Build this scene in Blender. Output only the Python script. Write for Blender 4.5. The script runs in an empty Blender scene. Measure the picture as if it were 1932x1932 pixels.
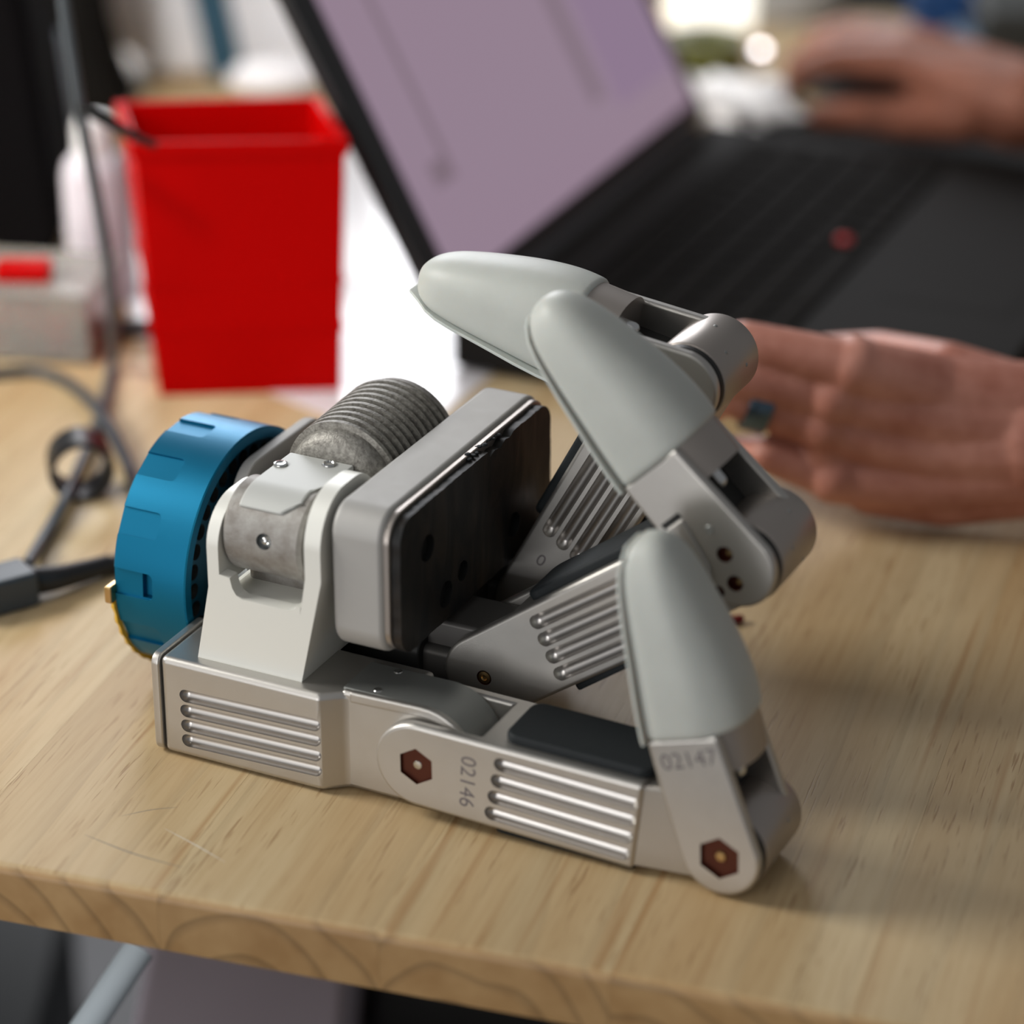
import bpy, bmesh, math, random
from mathutils import Vector, Matrix
random.seed(7)
S = bpy.context.scene
COL = S.collection
PI = math.pi

# ------------------------------------------------------------------ camera
F = 5520.0; PITCH = math.radians(25.6); H = 0.56
cd = bpy.data.cameras.new('camera'); cam = bpy.data.objects.new('camera', cd); COL.objects.link(cam)
cam.location = (0, 0, H); cam.rotation_euler = (PI/2 - PITCH, 0, 0)
cd.sensor_width = 36; cd.lens = F/1932*36; cd.clip_start = 0.05; cd.clip_end = 60
cd.dof.use_dof = True; cd.dof.focus_distance = 1.09; cd.dof.aperture_fstop = 3.5; cd.dof.aperture_blades = 9
S.camera = cam

# ------------------------------------------------------------------ world, lights, exposure
wd = bpy.data.worlds.new('world'); S.world = wd; wd.use_nodes = True
bg = wd.node_tree.nodes['Background']; bg.inputs[0].default_value = (0.92, 0.93, 0.95, 1); bg.inputs[1].default_value = 0.20
def area(name, loc, target, sx, sy, power, color):
    l = bpy.data.lights.new(name, 'AREA'); l.shape = 'RECTANGLE'; l.size = sx; l.size_y = sy; l.energy = power; l.color = color
    o = bpy.data.objects.new(name, l); COL.objects.link(o); o.location = loc
    o.rotation_euler = (Vector(target) - Vector(loc)).to_track_quat('-Z', 'Y').to_euler(); return o
area('window_light_left', (-1.15, 1.18, 0.80), (-0.03, 0.95, 0.0), 0.45, 0.45, 16, (1.0, 0.975, 0.92))
area('fill_light_front_left', (-1.4, -0.7, 0.65), (-0.05, 1.0, -0.1), 1.5, 1.9, 15, (1.0, 0.98, 0.95))  # broad unseen fill for the front faces
area('window_light_far', (-0.42, 3.6, 1.05), (-0.3, 1.2, 0.0), 0.95, 1.2, 34, (0.95, 0.96, 1.0))
area('fill_light_low', (-0.9, -0.2, -0.05), (-0.15, 1.15, -0.28), 0.5, 0.35, 3.5, (0.98, 0.98, 1.0))  # unseen fill added to brighten what stands under the bench
sp = area('fill_spot_back', (-0.95, 0.15, 2.2), (-0.38, 1.95, 0.06), 0.35, 0.35, 3.2, (1.0, 0.98, 0.96)); sp.data.spread = math.radians(38)  # unseen narrow light added to lift the far background
VS = S.view_settings
VS.view_transform = 'Standard'; VS.look = 'None'; VS.gamma = 1; VS.use_curve_mapping = False; VS.exposure = 0.0

def at_z(px, py, z=0.0):
    c, s = math.cos(PITCH), math.sin(PITCH)
    d = Vector((0, c, -s)) + Vector((1, 0, 0))*((px-966)/F) - Vector((0, s, c))*((py-966)/F)
    return Vector((0, 0, H)) + d*((z-H)/d.z)
def at_y(px, py, y):
    c, s = math.cos(PITCH), math.sin(PITCH)
    d = Vector((0, c, -s)) + Vector((1, 0, 0))*((px-966)/F) - Vector((0, s, c))*((py-966)/F)
    return Vector((0, 0, H)) + d*(y/d.y)

# ------------------------------------------------------------------ materials
def new_mat(name):
    m = bpy.data.materials.new(name); m.use_nodes = True
    return m, m.node_tree.nodes, m.node_tree.links, m.node_tree.nodes['Principled BSDF']
def mat(name, col, rough=0.5, metal=0.0, spec=0.5, bump=0.0, bscale=400, var=0.0, vscale=60, var_col=None, rvar=0.0,
        trans=0.0, coat=0.0, sss=0.0, emit=None, stren=1.0, alpha=1.0, ior=1.45):
    m, N, L, b = new_mat(name)
    b.inputs['Base Color'].default_value = (*col, 1); b.inputs['Roughness'].default_value = rough
    b.inputs['Metallic'].default_value = metal; b.inputs['Specular IOR Level'].default_value = spec
    b.inputs['IOR'].default_value = ior
    b.inputs['Transmission Weight'].default_value = trans; b.inputs['Coat Weight'].default_value = coat
    if sss:
        b.inputs['Subsurface Weight'].default_value = sss; b.inputs['Subsurface Scale'].default_value = 0.004
        b.inputs['Subsurface Radius'].default_value = (1.0, 0.6, 0.4)
    if emit: b.inputs['Emission Color'].default_value = (*emit, 1); b.inputs['Emission Strength'].default_value = stren
    tc = N.new('ShaderNodeTexCoord')
    if bump:
        n = N.new('ShaderNodeTexNoise'); n.inputs['Scale'].default_value = bscale; n.inputs['Detail'].default_value = 4
        bp = N.new('ShaderNodeBump'); bp.inputs['Strength'].default_value = bump; bp.inputs['Distance'].default_value = 0.0005
        L.new(tc.outputs['Object'], n.inputs['Vector']); L.new(n.outputs['Fac'], bp.inputs['Height']); L.new(bp.outputs['Normal'], b.inputs['Normal'])
    if var or rvar:
        n = N.new('ShaderNodeTexNoise'); n.inputs['Scale'].default_value = vscale; n.inputs['Detail'].default_value = 6
        n.inputs['Roughness'].default_value = 0.65
        L.new(tc.outputs['Object'], n.inputs['Vector'])
        r = N.new('ShaderNodeValToRGB'); r.color_ramp.elements[0].position = 0.35; r.color_ramp.elements[1].position = 0.65
        vc = var_col if var_col else tuple(c*(1-var) for c in col)
        r.color_ramp.elements[0].color = (*vc, 1); r.color_ramp.elements[1].color = (*col, 1)
        L.new(n.outputs['Fac'], r.inputs['Fac'])
        if var: L.new(r.outputs['Color'], b.inputs['Base Color'])
        if rvar:
            mr = N.new('ShaderNodeMapRange'); mr.inputs['To Min'].default_value = rough; mr.inputs['To Max'].default_value = rough+rvar
            L.new(n.outputs['Fac'], mr.inputs['Value']); L.new(mr.outputs['Result'], b.inputs['Roughness'])
    return m
M = {}
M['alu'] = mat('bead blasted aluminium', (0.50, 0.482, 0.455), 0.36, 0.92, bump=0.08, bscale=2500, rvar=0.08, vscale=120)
M['alu_groove'] = mat('milled aluminium', (0.50, 0.48, 0.46), 0.34, 1.0)
M['alu_dark'] = mat('darker aluminium casing', (0.30, 0.31, 0.30), 0.42, 0.7, bump=0.08, bscale=2000)
M['joint'] = mat('warm grey joint drum', (0.40, 0.36, 0.33), 0.38, 0.8, bump=0.06, bscale=2500)
M['bracket'] = mat('pale grey anodised bracket', (0.78, 0.78, 0.73), 0.45, 0.15, bump=0.05, bscale=1500)
M['palm'] = mat('silver palm frame', (0.40, 0.392, 0.378), 0.55, 0.35, rvar=0.12, vscale=180)
M['cast'] = mat('tumbled grey casting', (0.36, 0.35, 0.33), 0.52, 0.3, bump=0.3, bscale=1500, var=0.6, vscale=150, var_col=(0.235, 0.215, 0.195))
M['cast_rib'] = mat('dusty ribbed casting', (0.33, 0.32, 0.29), 0.5, 0.4, bump=0.5, bscale=1200, var=0.6, vscale=500, var_col=(0.16, 0.15, 0.135))
M['rear'] = mat('rear casing darkened with shade', (0.11, 0.105, 0.10), 0.5, 0.5)  # silver rear parts with the cavity shade put into their colour
M['cover'] = mat('grey anodised knuckle cover', (0.52, 0.53, 0.51), 0.5, 0.1, bump=0.05, bscale=1500)
M['dark'] = mat('recess shade metal', (0.02, 0.02, 0.02), 0.5, 0.3)  # black colour stands for shade inside holes, slots and the chassis
M['rubber'] = mat('black rubber', (0.011, 0.014, 0.016), 0.62, 0.0, spec=0.3, bump=0.25, bscale=700)
M['silicone'] = mat('milky silicone', (0.50, 0.52, 0.49), 0.46, 0.0, spec=0.35, sss=0.25, bump=0.12, bscale=350, var=0.06, vscale=40)
M['film'] = mat('clear grip film', (0.50, 0.535, 0.51), 0.35, 0.0, sss=0.2, bump=0.3, bscale=300)
M['steel'] = mat('screw steel', (0.65, 0.66, 0.66), 0.22, 1.0)
M['brass'] = mat('brass screw', (0.55, 0.38, 0.18), 0.3, 1.0)
M['thread'] = mat('dark red hex recess', (0.085, 0.022, 0.012), 0.35, 0.5)
M['ink'] = mat('laser engraved grey', (0.13, 0.115, 0.12), 0.6)
M['blue'] = mat('blue anodised aluminium', (0.0, 0.135, 0.255), 0.40, 0.7, bump=0.05, bscale=2500, rvar=0.06, vscale=200)
M['blue_dark'] = mat('blue anodised inner flange', (0.0, 0.05, 0.09), 0.4, 0.6)
M['tape'] = mat('yellow polyimide tape', (0.62, 0.36, 0.02), 0.25, 0.0)
M['red'] = mat('red polypropylene', (0.50, 0.0, 0.0), 0.5, 0.0, spec=0.06)
M['black'] = mat('matt black plastic', (0.014, 0.014, 0.015), 0.42)
M['deck'] = mat('soft black laptop deck', (0.012, 0.011, 0.010), 0.7, spec=0.12)
M['key'] = mat('black key cap', (0.011, 0.010, 0.009), 0.8, spec=0.06)
M['cable'] = mat('dark grey cable sheath', (0.035, 0.045, 0.055), 0.38)
M['cable_l'] = mat('mid grey cable sheath', (0.075, 0.09, 0.105), 0.38)
M['white'] = mat('white plastic', (0.80, 0.80, 0.80), 0.35)
M['paper'] = mat('white paper', (0.86, 0.85, 0.85), 0.55)
M['gloss'] = mat('glossy white sheet', (0.80, 0.78, 0.80), 0.32, coat=0.5, rvar=0.1, vscale=8)
M['clear'] = mat('clear organiser plastic', (0.75, 0.74, 0.70), 0.2, trans=0.75)
M['backpack'] = mat('black woven nylon', (0.003, 0.0025, 0.003), 0.9, spec=0.1, bump=0.4, bscale=500)
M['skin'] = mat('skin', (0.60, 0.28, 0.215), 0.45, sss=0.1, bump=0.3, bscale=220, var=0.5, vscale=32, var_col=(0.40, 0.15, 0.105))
M['skin_shaded'] = mat('skin with shade in colour', (0.36, 0.135, 0.08), 0.55, sss=0.1, bump=0.3, bscale=220, var=0.4, vscale=38)  # same skin, shade on the far hand put into the colour

def wood_material():
    m, N, L, b = new_mat('solid rubberwood')
    tc = N.new('ShaderNodeTexCoord'); oi = N.new('ShaderNodeObjectInfo'); geo = N.new('ShaderNodeNewGeometry')
    # plank local: x across, y along the grain, z up
    off = N.new('ShaderNodeVectorMath'); off.operation = 'MULTIPLY_ADD'
    cmb = N.new('ShaderNodeCombineXYZ'); L.new(oi.outputs['Random'], cmb.inputs[0]); L.new(oi.outputs['Random'], cmb.inputs[1]); L.new(oi.outputs['Random'], cmb.inputs[2])
    off.inputs[1].default_value = (0.13, 7.0, 0.09)
    sub = N.new('ShaderNodeVectorMath'); sub.operation = 'ADD'; sub.inputs[1].default_value = (-0.065, 0, 0.02)
    L.new(cmb.outputs[0], off.inputs[0]); L.new(tc.outputs['Object'], off.inputs[2]); L.new(off.outputs[0], sub.inputs[0])
    P = sub.outputs[0]
    def stretch(vec, s):
        mp = N.new('ShaderNodeMapping'); mp.inputs['Scale'].default_value = s; L.new(vec, mp.inputs['Vector']); return mp.outputs[0]
    def noise(vec, sc, det=4, ro=0.5, dist=0):
        n = N.new('ShaderNodeTexNoise'); n.inputs['Scale'].default_value = sc; n.inputs['Detail'].default_value = det
        n.inputs['Roughness'].default_value = ro; n.inputs['Distortion'].default_value = dist; L.new(vec, n.inputs['Vector']); return n.outputs['Fac']
    def ramp(v, a, ca, c, cc):
        r = N.new('ShaderNodeValToRGB'); r.color_ramp.elements[0].position = a; r.color_ramp.elements[0].color = (*ca, 1)
        r.color_ramp.elements[1].position = c; r.color_ramp.elements[1].color = (*cc, 1); L.new(v, r.inputs['Fac']); return r.outputs['Color']
    def mix(t, fac, a, c):
        x = N.new('ShaderNodeMix'); x.data_type = 'RGBA'; x.blend_type = t
        if isinstance(fac, (int, float)): x.inputs[0].default_value = fac
        else: L.new(fac, x.inputs[0])
        for i, v in ((6, a), (7, c)):
            if isinstance(v, tuple): x.inputs[i].default_value = (*v, 1)
            else: L.new(v, x.inputs[i])
        return x.outputs[2]
    # growth rings about the grain axis
    sx = N.new('ShaderNodeSeparateXYZ'); L.new(stretch(P, (1, 0.06, 1)), sx.inputs[0])
    wob = noise(stretch(P, (1, 0.12, 1)), 14, 2)
    cx = N.new('ShaderNodeCombineXYZ'); L.new(sx.outputs[0], cx.inputs[0]); L.new(sx.outputs[2], cx.inputs[1])
    ln = N.new('ShaderNodeVectorMath'); ln.operation = 'LENGTH'; L.new(cx.outputs[0], ln.inputs[0])
    ad = N.new('ShaderNodeMath'); ad.operation = 'MULTIPLY_ADD'; ad.inputs[1].default_value = 0.035; L.new(wob, ad.inputs[0]); L.new(ln.outputs['Value'], ad.inputs[2])
    sc = N.new('ShaderNodeMath'); sc.operation = 'MULTIPLY'; sc.inputs[1].default_value = 75; L.new(ad.outputs[0], sc.inputs[0])
    fr = N.new('ShaderNodeMath'); fr.operation = 'FRACT'; L.new(sc.outputs[0], fr.inputs[0])
    rings = ramp(fr.outputs[0], 0.72, (1, 1, 1), 0.98, (0.0, 0.0, 0.0))
    broad = noise(stretch(P, (1, 0.10, 1)), 22, 3)
    fine = noise(stretch(P, (1, 0.045, 1)), 420, 3, 0.6)
    # rubberwood pores: short dark flecks along the grain
    pore = noise(stretch(P, (1, 0.05, 1)), 850, 2, 0.5)
    pmask = noise(stretch(P, (1, 0.22, 1)), 45, 3, 0.6)
    pr = ramp(pore, 0.59, (0, 0, 0), 0.68, (1, 1, 1)); pk = ramp(pmask, 0.42, (0.08, 0.08, 0.08), 0.60, (1, 1, 1))
    long_ = noise(stretch(P, (1, 0.02, 1)), 190, 2, 0.4)
    lr = ramp(long_, 0.62, (0, 0, 0), 0.74, (1, 1, 1))
    base = mix('MIX', ramp(broad, 0.3, (0, 0, 0), 0.7, (1, 1, 1)), (0.47, 0.315, 0.155), (0.575, 0.455, 0.275))
    base = mix('MULTIPLY', 0.5, base, ramp(fine, 0.3, (0.80, 0.74, 0.66), 0.6, (1, 1, 1)))
    base = mix('MULTIPLY', 0.10, base, rings)
    pm = N.new('ShaderNodeMath'); pm.operation = 'MULTIPLY'; L.new(pr, pm.inputs[0]); L.new(pk, pm.inputs[1])
    pm2 = N.new('ShaderNodeMath'); pm2.operation = 'MULTIPLY'; pm2.inputs[1].default_value = 0.62; L.new(pm.outputs[0], pm2.inputs[0])
    base = mix('MIX', pm2.outputs[0], base, (0.24, 0.125, 0.045))
    lm = N.new('ShaderNodeMath'); lm.operation = 'MULTIPLY'; lm.inputs[1].default_value = 0.6; L.new(lr, lm.inputs[0])
    base = mix('MIX', lm.outputs[0], base, (0.33, 0.175, 0.065))
    # end grain soaks up oil: warmer and darker, with the rings as arcs
    end = mix('MIX', ramp(noise(P, 60, 3), 0.3, (0, 0, 0), 0.7, (1, 1, 1)), (0.33, 0.185, 0.07), (0.43, 0.265, 0.115))
    end = mix('MULTIPLY', 0.33, end, rings)
    vt = N.new('ShaderNodeVectorTransform'); vt.vector_type = 'NORMAL'; vt.convert_from = 'WORLD'; vt.convert_to = 'OBJECT'
    L.new(geo.outputs['True Normal'], vt.inputs[0])
    sn = N.new('ShaderNodeSeparateXYZ'); L.new(vt.outputs[0], sn.inputs[0])
    ab = N.new('ShaderNodeMath'); ab.operation = 'ABSOLUTE'; L.new(sn.outputs[1], ab.inputs[0])
    em = ramp(ab.outputs[0], 0.45, (0, 0, 0), 0.85, (1, 1, 1))
    colr = mix('MIX', em, base, end)
    hs = N.new('ShaderNodeHueSaturation'); L.new(colr, hs.inputs['Color'])
    mr = N.new('ShaderNodeMapRange'); mr.inputs['To Min'].default_value = 0.93; mr.inputs['To Max'].default_value = 1.07
    L.new(oi.outputs['Random'], mr.inputs['Value']); L.new(mr.outputs[0], hs.inputs['Value'])
    L.new(hs.outputs[0], b.inputs['Base Color'])
    b.inputs['Roughness'].default_value = 0.42; b.inputs['Specular IOR Level'].default_value = 0.35
    bp = N.new('ShaderNodeBump'); bp.inputs['Strength'].default_value = 0.12; bp.inputs['Distance'].default_value = 0.0004; bp.invert = True
    L.new(pm.outputs[0], bp.inputs['Height']); L.new(bp.outputs[0], b.inputs['Normal'])
    return m
M['wood'] = wood_material()

def pad_material():
    m, N, L, b = new_mat('scuffed black palm rubber')
    tc = N.new('ShaderNodeTexCoord')
    mp = N.new('ShaderNodeMapping'); mp.inputs['Scale'].default_value = (1, 1, 0.35); mp.inputs['Rotation'].default_value = (0.5, 0, 0)
    L.new(tc.outputs['Object'], mp.inputs[0])
    n = N.new('ShaderNodeTexNoise'); n.inputs['Scale'].default_value = 70; n.inputs['Detail'].default_value = 7; n.inputs['Distortion'].default_value = 1.2
    L.new(mp.outputs[0], n.inputs['Vector'])
    r = N.new('ShaderNodeValToRGB'); r.color_ramp.elements[0].position = 0.42; r.color_ramp.elements[0].color = (0.007, 0.008, 0.009, 1)
    r.color_ramp.elements[1].position = 0.75; r.color_ramp.elements[1].color = (0.030, 0.022, 0.016, 1)
    L.new(n.outputs['Fac'], r.inputs[0]); L.new(r.outputs[0], b.inputs['Base Color'])
    mr = N.new('ShaderNodeMapRange'); mr.inputs['To Min'].default_value = 0.60; mr.inputs['To Max'].default_value = 0.38; b.inputs['Specular IOR Level'].default_value = 0.3
    L.new(n.outputs['Fac'], mr.inputs['Value']); L.new(mr.outputs[0], b.inputs['Roughness'])
    bp = N.new('ShaderNodeBump'); bp.inputs['Strength'].default_value = 0.35; bp.inputs['Distance'].default_value = 0.001
    L.new(n.outputs['Fac'], bp.inputs['Height']); L.new(bp.outputs[0], b.inputs['Normal'])
    return m
M['pad'] = pad_material()

# ------------------------------------------------------------------ mesh helpers
def link(name, me, m, parent=None, loc=None, rot=None):
    o = bpy.data.objects.new(name, me); COL.objects.link(o)
    if m and not me.materials: me.materials.append(m)
    if parent: o.parent = parent
    if loc is not None: o.location = loc
    if rot is not None: o.rotation_euler = rot
    return o
def tag(o, label=None, cat=None, group=None, kind=None):
    if label: o['label'] = label
    if cat: o['category'] = cat
    if group: o['group'] = group
    if kind: o['kind'] = kind
    return o
def thing(name, label, cat, loc=(0, 0, 0), rz=0, group=None):
    o = bpy.data.objects.new(name, None); COL.objects.link(o); o.empty_display_size = 0.02
    o.location = loc; o.rotation_euler = (0, 0, rz); return tag(o, label, cat, group)
def finish(name, bm, m, parent=None, bevel=0.0, seg=3, cut=None, cutmat=None, angle=35, loc=None, rot=None, scale=0.001, wn=True, recalc=True, post=0.0):
    """turn a bmesh into one mesh object: bevel first, then carve, then shade by angle"""
    if recalc: bmesh.ops.recalc_face_normals(bm, faces=bm.faces)
    if scale != 1: bmesh.ops.scale(bm, vec=(scale,)*3, verts=bm.verts)
    me = bpy.data.meshes.new(name); bm.to_mesh(me); bm.free()
    if bevel or cut is not None:
        me.materials.append(m)
        t = bpy.data.objects.new('tmp', me); COL.objects.link(t)
        if bevel:
            b = t.modifiers.new('b', 'BEVEL'); b.width = bevel*scale; b.segments = seg; b.limit_method = 'ANGLE'; b.angle_limit = math.radians(30)
            b.use_clamp_overlap = True
        c = None
        if cut is not None:
            bmesh.ops.recalc_face_normals(cut, faces=cut.faces)
            if scale != 1: bmesh.ops.scale(cut, vec=(scale,)*3, verts=cut.verts)
            cm = bpy.data.meshes.new('cut'); cut.to_mesh(cm); cut.free()
            cm.materials.append(cutmat or m)
            c = bpy.data.objects.new('cut', cm); COL.objects.link(c)
            k = t.modifiers.new('k', 'BOOLEAN'); k.object = c; k.operation = 'DIFFERENCE'; k.solver = 'EXACT'; k.use_self = True
            k.material_mode = 'TRANSFER'
        dg = bpy.context.evaluated_depsgraph_get()
        ev = t.evaluated_get(dg); nm = bpy.data.meshes.new_from_object(ev, preserve_all_data_layers=True, depsgraph=dg); nm.name = name
        bpy.data.objects.remove(t)
        if c: bpy.data.objects.remove(c)
        me = nm
    for p in me.polygons: p.use_smooth = True
    me.set_sharp_from_angle(angle=math.radians(angle))
    o = link(name, me, m, parent, loc, rot)
    if post:
        b = o.modifiers.new('edge', 'BEVEL'); b.width = post*scale; b.segments = 2; b.limit_method = 'ANGLE'; b.angle_limit = math.radians(45)
    if wn:
        w = o.modifiers.new('weighted', 'WEIGHTED_NORMAL'); w.keep_sharp = True; w.weight = 80
    return o
def B(): return bmesh.new()
def add_box(bm, x0, x1, y0, y1, z0, z1):
    vs = [bm.verts.new((x, y, z)) for x in (x0, x1) for y in (y0, y1) for z in (z0, z1)]
    for f in ((0, 1, 3, 2), (4, 6, 7, 5), (0, 4, 5, 1), (2, 3, 7, 6), (0, 2, 6, 4), (1, 5, 7, 3)): bm.faces.new([vs[i] for i in f])
    return bm
def add_prism(bm, pts, a, b, axis='y'):
    """polygon extruded along an axis; pts are (x,z) for y, (y,z) for x, (x,y) for z; a,b may be functions of the point"""
    def P(p, t):
        return {'y': (p[0], t, p[1]), 'x': (t, p[0], p[1]), 'z': (p[0], p[1], t)}[axis]
    fa = a if callable(a) else (lambda p: a); fb = b if callable(b) else (lambda p: b)
    lo = [bm.verts.new(P(p, fa(p))) for p in pts]; hi = [bm.verts.new(P(p, fb(p))) for p in pts]
    n = len(pts)
    bm.faces.new(lo); bm.faces.new(hi[::-1])
    for i in range(n): bm.faces.new((lo[i], lo[(i+1) % n], hi[(i+1) % n], hi[i]))
    return bm
def arc(cx, cz, r, a0, a1, n=16, rz=None):
    rz = rz or r
    return [(cx+r*math.cos(math.radians(a0+(a1-a0)*i/n)), cz+rz*math.sin(math.radians(a0+(a1-a0)*i/n))) for i in range(n+1)]
def rrect(y0, y1, z0, z1, r, n=7):
    return arc(y1-r, z1-r, r, 0, 90, n)+arc(y0+r, z1-r, r, 90, 180, n)+arc(y0+r, z0+r, r, 180, 270, n)+arc(y1-r, z0+r, r, 270, 360, n)
def add_cyl(bm, c, r, t0, t1, axis='y', n=40, r2=None):
    """cylinder or cone about an axis through c=(u,v) of the other two coordinates"""
    r2 = r if r2 is None else r2
    def P(a, rr, t):
        u, v = c[0]+rr*math.cos(a), c[1]+rr*math.sin(a)
        return {'y': (u, t, v), 'x': (t, u, v), 'z': (u, v, t)}[axis]
    lo = [bm.verts.new(P(2*PI*i/n, r, t0)) for i in range(n)]; hi = [bm.verts.new(P(2*PI*i/n, r2, t1)) for i in range(n)]
    bm.faces.new(lo[::-1]); bm.faces.new(hi)
    for i in range(n): bm.faces.new((lo[i], lo[(i+1) % n], hi[(i+1) % n], hi[i]))
    return bm
def add_lathe(bm, prof, c, axis='x', n=96, closed=True, fun=None):
    """prof: (t, r) closed loop revolved about an axis"""
    rows = []
    for (t, r) in prof:
        row = []
        for i in range(n):
            a = 2*PI*i/n; u, v = c[0]+r*math.cos(a), c[1]+r*math.sin(a)
            row.append(bm.verts.new({'y': (u, t, v), 'x': (t, u, v), 'z': (u, v, t)}[axis]))
        rows.append(row)
    m = len(rows)
    for j in range(m if closed else m-1):
        A, Bq = rows[j], rows[(j+1) % m]
        for i in range(n): bm.faces.new((A[i], A[(i+1) % n], Bq[(i+1) % n], Bq[i]))
    if not closed:
        if prof[0][1] > 1e-6: bm.faces.new(rows[0][::-1])
        if prof[-1][1] > 1e-6: bm.faces.new(rows[-1])
    return bm
def add_capsule(bm, p0, p1, r0, r1=None, n=20, k=6):
    """closed capsule with rounded ends"""
    r1 = r0 if r1 is None else r1
    p0, p1 = Vector(p0), Vector(p1); d = (p1-p0).normalized()
    a = d.orthogonal().normalized(); b = d.cross(a)
    rings = []
    for i in range(1, k+1):
        t = PI/2*i/k; rings.append((p0-d*r0*math.cos(t), r0*math.sin(t)))
    for i in range(k, 0, -1):
        t = PI/2*i/k; rings.append((p1+d*r1*math.cos(t), r1*math.sin(t)))
    rows = [[bm.verts.new(c+a*rr*math.cos(2*PI*i/n)+b*rr*math.sin(2*PI*i/n)) for i in range(n)] for c, rr in rings]
    s, e = bm.verts.new(p0-d*r0), bm.verts.new(p1+d*r1)
    for i in range(n):
        bm.faces.new((s, rows[0][(i+1) % n], rows[0][i])); bm.faces.new((e, rows[-1][i], rows[-1][(i+1) % n]))
    for A, Bq in zip(rows, rows[1:]):
        for i in range(n): bm.faces.new((A[i], A[(i+1) % n], Bq[(i+1) % n], Bq[i]))
    return bm
def add_ell(bm, c, r, rot=None, seg=24):
    mt = Matrix.Translation(c) @ (rot.to_4x4() if rot else Matrix.Identity(4)) @ Matrix.Diagonal((*r, 1))
    bmesh.ops.create_uvsphere(bm, u_segments=seg, v_segments=seg//2, radius=1, matrix=mt); return bm
def spline(pts, n=10):
    """Catmull-Rom through points"""
    P = [Vector(p) for p in pts]; P = [P[0]*2-P[1]]+P+[P[-1]*2-P[-2]]
    out = []
    for i in range(1, len(P)-2):
        for k in range(n):
            t = k/n; a, b, c, d = P[i-1], P[i], P[i+1], P[i+2]
            out.append(0.5*((2*b)+(c-a)*t+(2*a-5*b+4*c-d)*t*t+(3*b-a-3*c+d)*t**3))
    return out+[P[-2]]
def add_tube(bm, pts, rad, n=14):
    pts = [Vector(p) for p in pts]; R_ = rad if callable(rad) else (lambda t: rad)
    up = None; rows = []
    for i, p in enumerate(pts):
        d = (pts[min(i+1, len(pts)-1)]-pts[max(i-1, 0)]).normalized()
        if up is None: up = d.orthogonal().normalized()
        up = (up-d*up.dot(d)).normalized(); s = d.cross(up); r = R_(i/(len(pts)-1))
        rows.append([bm.verts.new(p+up*r*math.cos(2*PI*k/n)+s*r*math.sin(2*PI*k/n)) for k in range(n)])
    bm.faces.new(rows[0][::-1]); bm.faces.new(rows[-1])
    for A, Bq in zip(rows, rows[1:]):
        for k in range(n): bm.faces.new((A[k], A[(k+1) % n], Bq[(k+1) % n], Bq[k]))
    return bm
def union(*bms):
    """boolean union of several closed bmeshes, returned as one bmesh"""
    obs = []
    for b in bms:
        bmesh.ops.recalc_face_normals(b, faces=b.faces); me = bpy.data.meshes.new('u'); b.to_mesh(me); b.free()
        o = bpy.data.objects.new('u', me); COL.objects.link(o); obs.append(o)
    for o in obs[1:]:
        k = obs[0].modifiers.new('k', 'BOOLEAN'); k.object = o; k.operation = 'UNION'; k.solver = 'EXACT'
    dg = bpy.context.evaluated_depsgraph_get(); me = bpy.data.meshes.new_from_object(obs[0].evaluated_get(dg), depsgraph=dg)
    for o in obs: bpy.data.objects.remove(o)
    r = bmesh.new(); r.from_mesh(me); bmesh.ops.remove_doubles(r, verts=r.verts, dist=0.01)
    bmesh.ops.dissolve_limit(r, angle_limit=math.radians(0.6), verts=r.verts, edges=r.edges); return r
def subtract(a, b):
    for q in (a, b): bmesh.ops.recalc_face_normals(q, faces=q.faces)
    obs = []
    for q in (a, b):
        me = bpy.data.meshes.new('u'); q.to_mesh(me); q.free(); o = bpy.data.objects.new('u', me); COL.objects.link(o); obs.append(o)
    k = obs[0].modifiers.new('k', 'BOOLEAN'); k.object = obs[1]; k.operation = 'DIFFERENCE'; k.solver = 'EXACT'
    dg = bpy.context.evaluated_depsgraph_get(); me = bpy.data.meshes.new_from_object(obs[0].evaluated_get(dg), depsgraph=dg)
    for o in obs: bpy.data.objects.remove(o)
    r = bmesh.new(); r.from_mesh(me); bmesh.ops.dissolve_limit(r, angle_limit=math.radians(0.6), verts=r.verts, edges=r.edges); return r
def text_mesh(name, s, size, m, parent, mtx, depth=0.02, spacing=1.0):
    cu = bpy.data.curves.new(name, 'FONT'); cu.body = s; cu.size = size; cu.extrude = depth; cu.space_character = spacing
    cu.align_x = 'CENTER'; cu.align_y = 'CENTER'; cu.resolution_u = 4
    t = bpy.data.objects.new('tmp', cu); COL.objects.link(t)
    dg = bpy.context.evaluated_depsgraph_get(); me = bpy.data.meshes.new_from_object(t.evaluated_get(dg)); me.name = name
    bpy.data.objects.remove(t); me.transform(Matrix.Scale(0.001, 4) @ mtx)
    me.materials.clear(); return link(name, me, m, parent)

# ------------------------------------------------------------------ room: floor and walls far behind
FLOOR_Z = -0.745
def slab(name, x0, x1, y0, y1, z0, z1, m):
    o = finish(name, add_box(B(), x0, x1, y0, y1, z0, z1), m, scale=1, wn=False); o['kind'] = 'structure'; return o
M['floor'] = mat('dark polished concrete floor', (0.10, 0.10, 0.105), 0.5, var=0.4, vscale=3)
M['wall'] = mat('pale workshop wall', (0.50, 0.50, 0.50), 0.8, var=0.1, vscale=2)
slab('floor', -4, 4, -1.5, 7.2, FLOOR_Z-0.05, FLOOR_Z, M['floor'])
slab('wall_back', -4, 4, 7.0, 7.1, FLOOR_Z, 2.2, M['wall'])

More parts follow.
